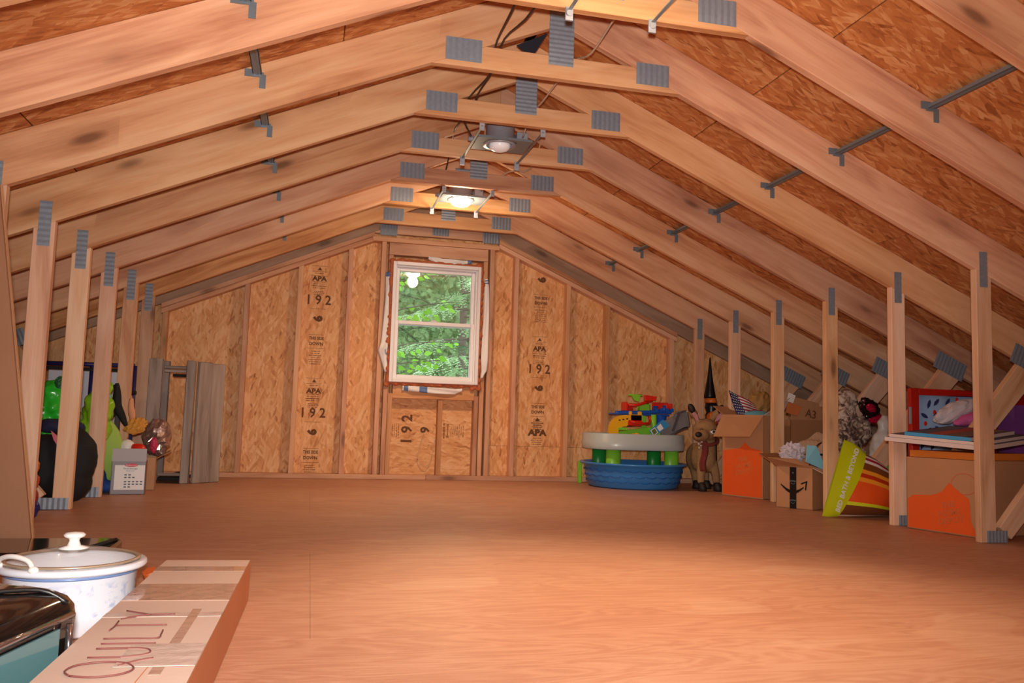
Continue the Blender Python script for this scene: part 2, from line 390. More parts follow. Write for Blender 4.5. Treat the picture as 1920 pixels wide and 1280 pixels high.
# spacer bars between the trusses (fold-out strips with nailing tabs)
def spacer(sx):
    x = sx; z = rb(x)+.165; b = MB()
    b.box((x, -.29, z-.006), (.034, .572, .003)); b.box((x-.016, -.29, z), (.003, .572, .015)); b.box((x+.016, -.29, z), (.003, .572, .015))
    b.box((x, -.29, z-.004), (.008, .572, .012), mi=0)
    sg = 1 if sx > 0 else -1
    b.box((x-.026, -.003, z+sg*.004), (.045, .004, .03)); b.box((x+.022, -.003, z-.035), (.024, .004, .055)); b.box((x-.0, -.003, z-.008), (.05, .004, .02))
    me = bpy.data.meshes.new('spacer_bar'); bmesh.ops.recalc_face_normals(b.b, faces=b.b.faces); b.b.to_mesh(me); b.b.free(); me.materials.append(GALVD)
    return 'spacer_bar', me, (0, 0, 0), 0
sp = [spacer(1.37), spacer(-1.26)]
names = {-1: 'pine roof truss closest overhead, only its rafters crossing the top corners',
         0: 'pine roof truss whose collar tie runs along the top edge of the photo',
         1: 'pine roof truss with the collar tie nearest below the top edge, fully visible',
         2: 'pine roof truss just in front of the unlit recessed ceiling lamp',
         3: 'pine roof truss just behind the unlit recessed ceiling lamp',
         4: 'pine roof truss just in front of the glowing ceiling lamp',
         5: 'pine roof truss just behind the glowing ceiling lamp',
         6: 'last pine roof truss in the row, closest to the gable wall'}
for k in range(-1, 7):
    t = T('roof_truss', names[k], 'roof truss', (0, TY(k), 0), 'attic roof trusses')
    for nm, me, loc, ry in parts + sp:
        o = place(nm, me, t, loc); o.rotation_euler = (0, ry, 0)

# ------------------------------------------------------------ gable wall (far)
wf = structure('wall_far', None, None, (0, YG, 0))
def top(x): return rb(x)+RT
def wpanel(x0, x1, z0, z1=None, mat=OSBW):
    ps = [(x0, z0), (x1, z0)]
    if z1 is None:
        ps += [(x1, top(x1))] + ([(0, top(0))] if x0 < 0 < x1 else []) + [(x0, top(x0))]
    else: ps += [(x1, z1), (x0, z1)]
    m = MB(); m.raw([(x, y, z) for y in (YO, YO+.011) for x, z in ps], [tuple(range(len(ps))), tuple(range(2*len(ps)-1, len(ps)-1, -1))] + [(i, (i+1) % len(ps), (i+1) % len(ps)+len(ps), i+len(ps)) for i in range(len(ps))])
    return P('sheathing_panel', m, mat, wf)
xs = [-4.7, -3.95, -2.73, -1.51, -.362]
wp = [wpanel(a+.001, b-.001, 0) for a, b in zip(xs, xs[1:])]
pL = wp[3]
pR = wpanel(.337, 1.48-.001, .285); wpanel(.337, 1.48-.001, 0, .283)
wpanel(1.482, 2.69, .285); wpanel(1.482, 2.69, 0, .283); wpanel(2.692, 3.9, 0); wpanel(3.902, 4.7, 0)
pC = wpanel(-.36, .335, 0, .80, OSBH); wpanel(-.36, .335, 1.74, None, OSBH)
def stud(x0, x1, z0, z1, name='stud', y0=YG, y1=YO-.001, mat=STUD, sl=False):
    ps = [(x0, z0), (x1, z0), (x1, rb(x1)-.085 if sl else z1), (x0, rb(x0)-.085 if sl else z1)]
    nm, me, loc, ry = member_mesh(name, ps, (x0, z0), pi/2, y1-y0, 0, mat)
    o = place(nm, me, wf, (loc[0], y0-YG, loc[2])); o.rotation_euler = (0, ry, 0); return o
for x in (-4.1, -3.3, -2.72, -2.10, -1.51, -1.11, -.725, .66, 1.125, 1.485, 2.09, 2.72, 3.3, 4.1):
    stud(x-TK/2, x+TK/2, TK, 0, sl=True)
for x in (-.462, .445): stud(x-TK/2, x+TK/2, TK, 1.93, 'king_stud')
for x in (-.402, .388): stud(x-.018, x+.018, TK, 1.82, 'trimmer_stud')
for x in (-.364, .345): stud(x-.018, x+.018, TK, .69, 'jack_stud')
stud(.05-TK/2, .05+TK/2, TK, .65, 'cripple_stud', y0=YG+.01)
def hor(x0, x1, z0, z1, name, y0=YG, y1=YO-.001, mat=STUD):
    nm, me, loc, ry = member_mesh(name, [(x0, z0), (x1, z0), (x1, z1), (x0, z1)], (x0, z0), 0, y1-y0, 0, mat)
    o = place(nm, me, wf, (loc[0], y0-YG, loc[2])); return o
hor(-4.65, -2.42, .0005, TK, 'sole_plate', y0=YG-.005); hor(-2.418, -.05, .0005, TK, 'sole_plate', y0=YG-.005); hor(-.048, 2.35, .0005, TK, 'sole_plate', y0=YG-.005); hor(2.352, 4.6, .0005, TK, 'sole_plate', y0=YG-.005)
hor(-.346, .327, .652, .775, 'window_sill_plate'); hor(-.42, .406, 1.822, 1.922, 'header', y0=YG-.002)
hor(-.56, .50, 1.924, 1.962, 'top_plate', y0=YG-.012)
for s in (-1, 1):     # sloped double plate and the gable truss rafter above it
    xa, xb = (.545 if s < 0 else .50), 2.13
    for dz0, dz1, yy, nm in ((-.085, -.047, -.004, 'sloped_plate'), (-.046, -.008, -.016, 'sloped_plate')):
        th = math.atan2(-SL, s); ps = [(s*xa, rb(xa)+dz0), (s*xb, rb(xb)+dz0), (s*xb, rb(xb)+dz1), (s*xa, rb(xa)+dz1)]
        nm, me, loc, ry = member_mesh(nm, ps, (s*xa, rb(xa)), th, .089, 0, STUD); o = place(nm, me, wf, (loc[0], yy, loc[2])); o.rotation_euler = (0, ry, 0)
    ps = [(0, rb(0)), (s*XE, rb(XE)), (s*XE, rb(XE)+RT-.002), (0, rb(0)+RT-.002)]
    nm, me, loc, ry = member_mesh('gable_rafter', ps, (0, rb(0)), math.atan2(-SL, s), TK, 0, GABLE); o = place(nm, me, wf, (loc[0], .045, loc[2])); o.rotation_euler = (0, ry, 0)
nm, me, loc, ry = member_mesh('gable_collar', [(-.56, 2.0), (.56, 2.0), (.33, 2.1), (-.33, 2.1)], (-.5, 2.05), 0); place(nm, me, wf, (loc[0], .03, loc[2]))
for x, z in ((0, 2.06), (-.43, 2.03), (.43, 2.03)):
    nm, me, loc, ry = plate_mesh((x, z), .14, .09, n=6); place(nm, me, wf, (x, .027, z))
# stencils on the sheathing
def sten(panel, x, z, s, size, rot=0, w=1.0, mat=INK, bold=.004):
    xd, yd = ((1, 0, 0), (0, 0, 1)) if rot == 0 else ((0, 0, 1), (-1, 0, 0)) if rot == 1 else ((0, 0, -1), (1, 0, 0))
    return text('stencil_print', s, size, mat, panel, (x, YO-.001, z), xd, yd, w=w, bold=bold)
def fine(panel, x, z, wd, rows, rot=0, gap=.017, hgt=.006):
    m = MB()
    for r in range(rows):
        off = (r-(rows-1)/2)*gap; k = R.random(); hw = wd/2*(.6+.4*k); n = R.randint(3, 7); e = -hw
        for i in range(n):
            q = 2*hw/n*(.65+.3*R.random()); hh = hgt*(.6+.9*R.random())
            if rot: m.box((x+off, YO-.0008, z+e+q/2), (hh, .001, q))
            else: m.box((x+e+q/2, YO-.0008, z-off), (q, .001, hh))
            e += 2*hw/n
    return P('stencil_lines', m, INK2, panel, kind='stuff')
def stamp(panel, x, z, faint=True):
    """one mill stamp: mark, APA, grade lines, span number, thickness digit, THIS SIDE DOWN"""
    m = MB(); m.slab([(x-.018, YO-.001, z+.245), (x+.018, YO-.001, z+.245), (x, YO-.001, z+.272)], .0006)
    P('stencil_mark', m, INK, panel)
    m = MB()
    for dz in (.28, .235, .20, .115, -.07): m.box((x, YO-.0008, z+dz), (.125, .001, .003))
    P('stencil_rule', m, INK2, panel)
    fine(panel, x, z+.22, .10, 1); sten(panel, x, z+.175, 'APA', .052, w=1.15, bold=.0025)
    fine(panel, x, z+.125, .125, 4); fine(panel, x, z+.06, .11, 3, gap=.013)
    sten(panel, x, z, '1 9 2', .108, w=.92, bold=.002)
def side(panel, x, z):
    sten(panel, x, z+.005, '9', .09, rot=2, w=1.0, bold=.006)
    sten(panel, x, z-.155, 'THIS SIDE', .034, w=.8, mat=INK, bold=.001); sten(panel, x, z-.20, 'DOWN', .036, w=.9, bold=.001)
    m = MB(); m.box((x, YO-.0008, z-.125), (.12, .001, .003)); m.box((x, YO-.0008, z-.235), (.13, .001, .003)); P('stencil_rule', m, INK2, panel)
    fine(panel, x, z-.31, .11, 7)
XL, XRR = -.965, .90
for z in (1.42, .51): stamp(pL, XL, z); side(pL, XL, z-.155)
stamp(pR, XRR, .94); side(pR, XRR, 1.71); side(pR, XRR, .775); 
stamp(pR, XRR, .045+.42) if 0 else None
fine(pR, XRR, .46, .11, 4); sten(pR, XRR, .40, 'APA', .07, w=1.2); fine(pR, XRR, .33, .11, 4); 
m = MB(); m.slab([(XRR-.022, YO-.001, .50), (XRR+.022, YO-.001, .50), (XRR, YO-.001, .53)], .0006); P('stencil_mark', m, INK, pR)
sten(pC, -.205, .40, '1 9 2', .12, rot=1, bold=.003); sten(pC, -.055, .40, '9', .10, rot=1, bold=.004)
fine(pC, -.30, .39, .16, 4, rot=1); fine(pC, .115, .40, .15, 2, rot=1, gap=.03, hgt=.014); fine(pC, .21, .40, .12, 7, rot=1)
m = MB(); m.tube([(-.065, YO-.01, .38), (-.09, YO-.02, .30), (-.11, YO-.03, .17), (-.05, YO-.03, .10), (.0, YO-.02, .17), (.015, YO-.012, .28), (.03, YO-.012, .33)], .0028)
tag(P('coiled_cable', m, plain('cable_tan', hx(206, 176, 140), .5), base=(-.05, YO-.02, .10)), 'loop of thin tan cable hanging below the window', 'cable')

# rear and side shell behind the camera
m = MB(); ps = [(-4.7, 0), (4.7, 0), (4.7, top(4.7)), (0, top(0)), (-4.7, top(4.7))]
m.raw([(x, y, z) for y in (-1.66, -1.62) for x, z in ps], [(0, 1, 2, 3, 4), (9, 8, 7, 6, 5)]+[(i, (i+1) % 5, (i+1) % 5+5, i+5) for i in range(5)])
structure('wall_back', m, OSBW, (0, -1.64, 0))
for s, nm in ((-1, 'wall_left'), (1, 'wall_right')):
    m = MB(); m.bounds((s*4.70, -1.6, 0), (s*4.74, YO, top(4.74)-.01)); structure(nm, m, OSBW, (s*4.72, 2.6, 0))

# ------------------------------------------------------------ window
win = structure('window_1', None, None, (-.02, YG, .777))
wx0, wx1, wz0, wz1 = -.387, .343, .780, 1.762
def rect(m, x0, x1, z0, z1, wd, y0, y1, bev=.003):
    m.bounds((x0, y0, z0), (x0+wd, y1, z1), bev=bev); m.bounds((x1-wd, y0, z0), (x1, y1, z1), bev=bev)
    m.bounds((x0+wd*.98, y0, z0), (x1-wd*.98, y1, z0+wd), bev=bev); m.bounds((x0+wd*.98, y0, z1-wd), (x1-wd*.98, y1, z1), bev=bev)
m = MB(); rect(m, wx0, wx1, wz0, wz1, .028, 6.715, 6.87); rect(m, wx0+.024, wx1-.024, wz0+.024, wz1-.024, .014, 6.755, 6.86)
P('window_frame', m, VINYL, win)
zm = 1.268
m = MB(); rect(m, wx0+.036, wx1-.036, zm-.018, wz1-.036, .028, 6.81, 6.845); us = P('upper_sash', m, VINYL, win)
m = MB(); rect(m, wx0+.036, wx1-.036, wz0+.034, zm+.018, .030, 6.765, 6.80); lsh = P('lower_sash', m, VINYL, win)
m = MB(); m.box((-.03, 6.775, zm+.022), (.05, .03, .012), bev=.003); m.cyl((-.03, 6.765, zm+.028), (-.03, 6.765, zm+.034), .012); P('sash_lock', m, VINYL, lsh)
g = NT('window_glass'); tr = g.n('BsdfTransparent'); gl = g.n('BsdfGlossy'); gl.inputs['Roughness'].default_value = .0
fr = g.n('Fresnel'); fr.inputs[0].default_value = 1.5; mx = g.n('MixShader'); g.l(g.math('MULTIPLY', fr.outputs[0], 1.6), mx.inputs[0]); g.l(tr.outputs[0], mx.inputs[1]); g.l(gl.outputs[0], mx.inputs[2])
g.l(mx.outputs[0], g.t.nodes['Material Output'].inputs[0]); GLASS = g.m
m = MB(); m.box(((wx0+wx1)/2, 6.828, (zm+wz1-.04)/2), (.62, .003, wz1-zm-.05), rot=(-.024, 0, 0)); P('pane', m, GLASS, us)
m = MB(); m.box(((wx0+wx1)/2, 6.838, (zm+wz1-.04)/2), (.62, .002, wz1-zm-.05), rot=(-.018, 0, 0)); P('pane', m, GLASS, us)
m = MB(); m.box(((wx0+wx1)/2, 6.783, (zm+wz0+.03)/2), (.62, .003, zm-wz0-.05)); P('pane', m, GLASS, lsh)
# spray foam around it
def foam():
    m = MB(); loop = []
    for (a, b) in (((wx0-.008, wz0-.008), (wx1+.008, wz0-.008)), ((wx1+.008, wz0-.008), (wx1+.008, wz1+.008)), ((wx1+.008, wz1+.008), (wx0-.008, wz1+.008)), ((wx0-.008, wz1+.008), (wx0-.008, wz0-.008))):
        n = int(math.hypot(b[0]-a[0], b[1]-a[1])/.022)
        for i in range(n):
            t = i/n; r = .011+.012*R.random()**2 + (.012 if R.random() < .08 else 0)
            m.ell((a[0]+(b[0]-a[0])*t+R.uniform(-.004, .004), 6.748+R.uniform(-.006, .004), a[1]+(b[1]-a[1])*t+R.uniform(-.004, .004)), (r*1.2, r, r*1.1), nu=8, nv=5)
    for c, r in (((wx0-.012, wz0-.018), .026), ((wx1+.012, wz0-.02), .030), ((wx1-.04, wz0-.03), .022), ((wx0-.012, 1.21), .02)): m.ell((c[0], 6.75, c[1]), (r, .014, r), nu=9, nv=6)
    return m
o = P('spray_foam', foam(), FOAM, win); mod_remesh(o, .006)
# folded house-wrap flaps
def flap(pts, side_, blues=()):
    """ragged strip along one side of the window, pts = centre line with half-widths"""
    n = len(pts)-1
    def f(u, v):
        k = min(int(u*n), n-1); t = u*n-k; a, b = pts[k], pts[k+1]
        x = a[0]+(b[0]-a[0])*t; z = a[1]+(b[1]-a[1])*t; h = a[2]+(b[2]-a[2])*t
        wob = .006*math.sin(u*17)+.004*math.sin(v*6+u*9)
        return (x+h*(v-.5)*2, 6.745+wob-.008*v, z) if side_ == 'v' else (x, 6.745+wob-.008*v, z+h*(v-.5)*2)
    m = MB(); m.grid(f, 24, 5, .002, mis=lambda i, j: 1 if any(a <= i < b for a, b in blues) else 0)
    P('wrap_flap', m, [WRAP, BLUEP], win)
flap([(-.425, 1.67, .016), (-.425, 1.45, .016), (-.43, 1.10, .026), (-.44, 1.03, .035), (-.41, .86, .012)], 'v', [(0, 1)])
flap([(.392, 1.67, .010), (.395, 1.62, .020), (.402, 1.35, .022), (.395, 1.0, .028), (.40, .90, .022), (.375, .84, .006)], 'v', [(1, 2), (3, 4)])
flap([(-.27, .735, .018), (-.2, .73, .022), (.0, .722, .024), (.16, .72, .022), (.22, .735, .012)], 'h', [(1, 4), (8, 10)])
flap([(-.10, 1.815, .010), (-.06, 1.80, .022), (.02, 1.79, .022), (.16, 1.795, .018), (.26, 1.80, .014)], 'h', [(22, 24)])
m = MB(); m.tube([(-.405+.016*math.cos(a), 6.735, 1.03+.028*math.sin(a)) for a in [x*.45 for x in range(2, 12)]], .003); P('wrap_print', m, BLUEP, win)

# ------------------------------------------------------------ outside of the gable (keeps daylight out of the joints)
m = MB()
def cut(x0, x1, z0, z1=None):
    ps = [(x0, z0), (x1, z0)] + ([(x1, z1), (x0, z1)] if z1 else [(x1, top(x1))] + ([(0, top(0))] if x0 < 0 < x1 else []) + [(x0, top(x0))])
    n = len(ps)
    m.raw([(x, y, z) for y in (YO+.012, YO+.05) for x, z in ps], [tuple(range(n)), tuple(range(2*n-1, n-1, -1))]+[(i, (i+1) % n, (i+1) % n+n, i+n) for i in range(n)])
cut(-4.8, -.385, 0); cut(.341, 4.8, 0); cut(-.385, .341, 0, .782); cut(-.385, .341, 1.760)
P('outer_siding', m, FELT, wf)

# ------------------------------------------------------------ recessed lamps between the collar ties
BULBW = plain('bulb_frosted_flash_glow', hx(236, 232, 236), .25, emit=((1, .9, .85), .12))  # faint emission stands in for flash light caught by the unlit bulb
BULBL = plain('bulb_lit', (1, .9, .75), .3, emit=((1, .72, .42), 45))
CANM = plain('can_metal', hx(170, 176, 188), .4, .35, .1, 30)
def lamp(x, y, lit, y0, y1, label):
    t = T('recessed_lamp', label, 'lamp', (x, y, 1.98), 'recessed lamps along the ceiling')
    m = MB(); m.lathe((x, y+.02, 0), [(.0, 2.125), (.076, 2.125), (.078, 2.12), (.078, 1.995), (.082, 1.992), (.074, 1.990), (.072, 2.0), (.072, 2.11), (0, 2.112)], 28); P('can', m, CANM, t)
    m = MB(); m.lathe((x, y+.02, 0), [(.074, 1.994), (.092, 1.992), (.092, 1.988), (.072, 1.987)], 28); P('trim_ring', m, CANM, t)
    m = MB()   # plate with a hole: four strips round the can
    for a, b in (((x-.14, y-.085), (x-.078, y+.125)), ((x+.078, y-.085), (x+.155, y+.125)), ((x-.078, y-.085), (x+.078, y-.055)), ((x-.078, y+.095), (x+.078, y+.125))): m.bounds((a[0], a[1], 1.990), (b[0], b[1], 1.9925))
    m.bounds((x-.14, y-.087, 1.990), (x+.155, y-.085, 2.003)); P('mounting_plate', m, GALVD, t)
    m = MB(); m.box((x+.118, y+.03, 2.03), (.062, .085, .072), bev=.003); m.cyl((x+.118, y-.012, 2.03), (x+.118, y-.02, 2.03), .012); P('junction_box', m, CANM, t)
    m = MB(); m.cyl((x-.125, y+.02, 2.01), (x-.175, y+.02, 2.01), .012); m.cyl((x-.15, y+.02, 2.01), (x-.16, y+.02, 2.01), .018); P('conduit_connector', m, CANM, t)
    for sx in (-.155, .165):
        m = MB(); m.bounds((x+sx-.006, y0+.001, 1.984), (x+sx+.006, y1-.001, 1.9885)); b = P('hanger_bar', m, GALVD, t)
        m = MB(); m.box((x+sx, y1-.006, 2.004-.03), (.028, .008, .05)); m.cyl((x+sx, y1-.009, 1.975), (x+sx, y1-.017, 1.975), .012); P('bracket', m, CANM, b)
        m = MB(); m.box((x+sx, y0+.006, 1.985), (.026, .008, .04)); P('bracket', m, CANM, b)
    bk = 1.22 if lit else 1.0; m = MB(); m.lathe((x, y+.02, -.012 if lit else 0), [(0, 1.955), (.02*bk, 1.956), (.042*bk, 1.964), (.054*bk, 1.976), (.057*bk, 1.990), (.05, 2.02), (.03, 2.05), (.018, 2.08), (0, 2.085)], 24); P('bulb', m, BULBL if lit else BULBW, t, label='glowing reflector bulb' if lit else 'unlit frosted reflector bulb')
lamp(.0, 2.42, True, TY(-1)+TK, TY(0), 'lit recessed lamp at the top edge of the photo, only its hanger brackets showing')
lamp(-.06, 4.28, False, TY(2)+TK, TY(3), 'unlit recessed lamp with frosted bulb in a bare grey metal can')
lamp(-.06, 5.48, True, TY(4)+TK, TY(5), 'glowing recessed lamp above and in front of the window')
# wires
BWIRE = plain('dark_cable', hx(58, 44, 36), .5); TWIRE = plain('tan_cable', hx(196, 170, 146), .5)
def wire(name, pts, r, mat, label): m = MB(); m.tube(pts, r, 6); tag(P(name, m, mat, base=pts[0]), label, 'cable')
wire('cable', [(-.27, 2.5, 2.25), (-.29, 2.82, 2.17), (-.30, 3.0, 2.11), (-.30, 3.30, 2.105), (-.27, 3.5, 2.13), (-.25, 3.70, 2.12), (-.29, 3.92, 2.105), (-.29, 4.2, 2.11), (-.21, 4.3, 2.01)], .0045, BWIRE, 'left dark cable strung over the collar ties to the unlit lamp')
wire('cable', [(-.18, 2.5, 2.22), (-.22, 3.0, 2.11), (-.27, 3.30, 2.112), (-.23, 3.70, 2.15), (-.26, 3.92, 2.11), (-.24, 4.2, 2.12), (-.27, 4.53, 2.14), (-.22, 5.1, 2.12), (-.21, 5.45, 2.02)], .0045, BWIRE, 'right dark cable strung over the collar ties to the glowing lamp')
wire('cable', [(.15, 2.82, 2.15), (.12, 3.0, 2.13), (.12, 3.31, 2.108), (.10, 3.5, 2.15), (.09, 3.7, 2.14), (.07, 3.92, 2.11), (.06, 4.1, 2.11), (.055, 4.25, 2.03)], .0045, TWIRE, 'tan cable hanging right of the metal centre plates down to the unlit lamp')
wire('cable', [(.16, 4.4, 2.2), (.24, 4.53, 2.16), (.32, 5.10, 2.13), (.18, 5.14, 2.106), (.07, 5.45, 2.05)], .0045, TWIRE, 'tan cable dipping behind the collar ties near the glowing lamp')
m = MB(); m.slab([(-.13, 3.68, 2.27), (.0, 3.60, 2.31), (-.045, 3.72, 2.235)], .002); tag(P('paper_scrap', m, FELT, base=(-.05, 3.66, 2.235)), 'black triangle of roofing paper hanging under the ridge', 'paper')

# ------------------------------------------------------------ helpers for stored things
def crate(t, p, u, v, h, mat, th=.004, bottom=True, name='box_body'):
    """open box: corner p, floor edges u and v, height h"""
    p, u, v, z = V(p), V(u), V(v), V((0, 0, h)); m = MB()
    nu, nv = u.normalized()*th, v.normalized()*th
    def pr(a, b, c): # parallelepiped from a with edges
        o = a[0]; e = a[1:]; q = [o+e[0]*i+e[1]*j+e[2]*k for i in (0, 1) for j in (0, 1) for k in (0, 1)]
        m.raw(q, [(0, 1, 3, 2), (4, 6, 7, 5), (0, 4, 5, 1), (2, 3, 7, 6), (0, 2, 6, 4), (1, 5, 7, 3)])
    for a in ((p, u, nv, z), (p+v-nv, u, nv, z), (p, nu, v, z), (p+u-nu, nu, v, z), (p, u, v, V((0, 0, th)))): pr(a, 0, 0)
    return P(name, m, mat, t)
def quadpt(a, b, c, d, u, v): return (V(a)*(1-u)+V(b)*u)*(1-v)+(V(d)*(1-u)+V(c)*u)*v
def decal(name, t, a, b, d, pts, mat, off, label=None, sub=None):
    """flat print on the plane a + s*(b-a) + r*(d-a); pts in (s, r)"""
    a, b, d = V(a), V(b), V(d); n = (b-a).cross(d-a).normalized()*off; m = MB()
    m.slab([a+(b-a)*s+(d-a)*r+n for s, r in pts], .0006 if off >= 0 else -.0006); return P(name, m, mat, sub or t, label)
def crumple(name, label, cat, c, r, mat, seed=1, amp=.25, base=None, nu=22, nv=14, parent=None, rot=(0, 0, 0), freq=9):
    rr = random.Random(seed); ph = [(rr.uniform(-freq, freq), rr.uniform(-freq, freq), rr.uniform(-freq, freq), rr.uniform(0, 6.3)) for _ in range(9)]
    R0_ = max(r) if hasattr(r, '__len__') else r
    def f(d):
        q = d/R0_; v = sum(abs(math.sin(a*q.x+b*q.y+c_*q.z+e)) for a, b, c_, e in ph)/len(ph)
        return 1+amp*(v-.6)*1.6
    m = MB(); m.ell(c, r, rot, nu=nu, nv=nv, f=f)
    for fc in m.b.faces: fc.smooth = False
    o = P(name, m, mat, parent, base=base or (c[0], c[1], c[2]-(r[2] if hasattr(r, '__len__') else r)))
    if cat: tag(o, label, cat)
    return o
def plastic(name, c, rough=.25, alpha=None): return plain(name, c, rough, 0, .08, 12, .35, alpha=alpha, coat=.3)

# ------------------------------------------------------------ right side: pool, play table, toy garage
POOLB = plain('pool_blue', hx(54, 134, 210), .3, coat=.2)
pc = (1.572, 6.36); m = MB(); A, Bq = .42, .42
prof = [(.0, .012), (.34, .012), (.355, .03), (.385, .178), (.425, .182), (.43, .195), (.38, .20), (.372, .19), (.345, .05), (0, .03)]
prof = [(0, .002), (.335, .002), (.36, .012), (.385, .10), (.40, .178), (.425, .180), (.432, .19), (.425, .197), (.395, .194), (.375, .10), (.345, .022), (0, .014)]
m.lathe((pc[0], pc[1], 0), prof, 48); pool = T('wading_pool', 'round blue plastic wading pool with scale pattern, standing round the play table legs', 'pool', (pc[0], pc[1], 0)); P('basin', m, POOLB, pool)
m = MB()
for r_ in range(3):
    for k in range(26):
        a = 2*pi*(k+.5*(r_ % 2))/26; z = .060+r_*.042; rr = .357+.285*min(z, .1)+.19*max(0, z-.1)
        pts = [(pc[0]+math.cos(a+q)*(rr+.001), pc[1]+math.sin(a+q)*(rr+.001), z-.012*math.cos(q*13)) for q in (-.11, -.07, -.03, 0, .03, .07, .11)]
        m.tube(pts, .0032, 4, sub=1)
P('scale_relief', m, plain('pool_blue_dark', hx(26, 84, 160), .4), pool, kind='stuff')
GREEN = plain('lime_plastic', hx(132, 210, 58), .35); GREEND = plain('green_plastic', hx(34, 150, 60), .35); TGREY = plain('tray_grey', hx(180, 194, 194), .32, coat=.2)
tb = T('play_table', 'grey oval play table on four lime green legs, standing in the blue pool', 'table', (1.575, 6.38, 0))
tc = (1.575, 6.38); ex, ey = .405, .30
def sup(r, z, n=40): return [V((tc[0]+ex*r*math.copysign(abs(math.cos(a))**.72, math.cos(a)), tc[1]+ey*r*math.copysign(abs(math.sin(a))**.72, math.sin(a)), z)) for a in [2*pi*i/n for i in range(n)]]
m = MB(); m.ring([sup(.2, .385), sup(.93, .385), sup(.95, .42), sup(.985, .425), sup(1.0, .418), sup(1.0, .36), sup(1.01, .355), sup(1.0, .305), sup(.985, .298), sup(.94, .30), sup(.2, .32)], 0); P('tray', m, TGREY, tb)
for x, y, mt in ((1.35, 6.22, GREEN), (1.855, 6.25, GREEN), (1.34, 6.52, GREEND), (1.83, 6.54, GREEND)):
    z0 = .026 if x > 1.3 else .026
    m = MB(); m.ring([[V((x+math.cos(a)*rx, y+math.sin(a)*rx*.75, z)) for a in [2*pi*i/20 for i in range(20)]] for z, rx in ((z0, .024), (.06, .040), (.12, .050), (.17, .060), (.31, .060))]); P('leg', m, mt, tb)
    m = MB(); m.ring([[V((x+math.cos(a)*.060*q, y-.004+math.sin(a)*.050*q, z)) for a in [2*pi*i/20 for i in range(20)]] for z, q in ((.302, 1.04), (.34, 1.0), (.368, .8), (.384, .45), (.388, .1))]); P('leg_cap', m, plain('cap_grey', hx(176, 186, 178), .35), tb)
m = MB(); m.bounds((1.205, 6.64, .0), (1.235, 6.67, .185), bev=.004); P('leg_rail', m, GREEN, tb)
# toy garage
YEL = plain('toy_yellow', hx(240, 180, 30), .35); RED = plain('toy_red', hx(216, 40, 22), .35); BLU = plain('toy_blue', hx(24, 88, 190), .35)
ga = T('toy_garage', 'plastic toy garage with yellow tunnel, blue deck, red ramps and green towers on play table', 'toy', (1.6, 6.36, .425))
zt = .392; yg = 6.30
m = MB()   # yellow tunnel front: thick arch with cut-out
arch = []; x0, x1, zb_, zt_ = 1.325, 1.60, zt, .575
o_ = [(x0, zb_)] + [(x0+.13-.13*math.cos(a), zb_+.06+.12*math.sin(a)) for a in [i*pi/2/6 for i in range(7)]] + [(x1, zb_+.185), (x1, zb_+.10), (x1-.11, zb_+.10), (x1-.13, zb_+.095)]
i_ = [(x0+.075, zb_)] + [(x0+.135-.06*math.cos(a), zb_+.045+.045*math.sin(a)) for a in [i*pi/2/6 for i in range(7)]] + [(x1-.10, zb_+.09), (x1-.10, zb_+.09), (x1-.11, zb_+.09), (x1-.13, zb_+.09)]
vs = []; n = len(o_)
for y in (yg-.05, yg-.01):
    vs += [(x, y, z) for x, z in o_] + [(x, y, z) for x, z in i_]
fs = []
for i in range(n-1):
    fs += [(i, i+1, n+i+1, n+i), (2*n+i, 3*n+i, 3*n+i+1, 2*n+i+1), (i, 2*n+i, 2*n+i+1, i+1), (n+i, n+i+1, 3*n+i+1, 3*n+i)]
m.raw(vs, fs); m.bounds((1.5, yg-.05, zt+.1), (1.6, yg-.01, zt+.185), bev=.004); m.bounds((1.495, yg-.05, zt+.18), (1.515, yg-.02, zt+.212), bev=.003); m.bounds((1.57, yg-.05, zt+.18), (1.597, yg-.02, zt+.212), bev=.003)
for k in range(3): m.bounds((1.40+k*.032, yg-.052, zt+.133+k*.006), (1.415+k*.032, yg-.049, zt+.143+k*.006), 1)
P('yellow_tunnel', m, [YEL, plain('toy_dark', hx(60, 44, 20), .5)], ga)
m = MB(); m.tube([(1.39, yg+.0, zt+.196), (1.50, yg-.0, zt+.20), (1.62, yg, zt+.205), (1.75, yg+.01, zt+.215), (1.86, yg+.02, zt+.215)], .016, 8)
m.bounds((1.36+.03, yg+.0, zt+.18), (1.86, yg+.16, zt+.196), bev=.004); m.bounds((1.72, yg-.0, zt+.20), (1.88, yg+.05, zt+.235), bev=.006); m.cyl((1.76, yg+.06, zt+.2), (1.76, yg+.06, zt+.262), .022); m.cyl((1.81, yg+.0, zt+.21), (1.81, yg+.0, zt+.268), .014)
for k in range(4): m.cyl((1.74+k*.045, yg-.012, zt+.232), (1.74+k*.045, yg+.0, zt+.232), .015)
m.ring([[V((1.79+math.cos(a)*r, yg+.05+math.sin(a)*r, z)) for a in [2*pi*i/16 for i in range(16)]] for z, r in ((zt+.0, .075), (zt+.10, .055), (zt+.19, .06))]); P('blue_deck', m, BLU, ga)
m = MB(); m.tube([(1.50, yg, zt+.265), (1.56, yg-.02, zt+.262), (1.64, yg-.01, zt+.285), (1.71, yg+.01, zt+.31)], .013, 8)
m.bounds((1.475, yg-.01, zt+.215), (1.492, yg+.10, zt+.285), bev=.003); m.bounds((1.48, yg+.04, zt+.215), (1.56, yg+.05, zt+.27), bev=.003); m.slab([(1.63, yg+.0, zt+.30), (1.715, yg+.0, zt+.305), (1.725, yg+.0, zt+.335), (1.63, yg, zt+.345)], .05)
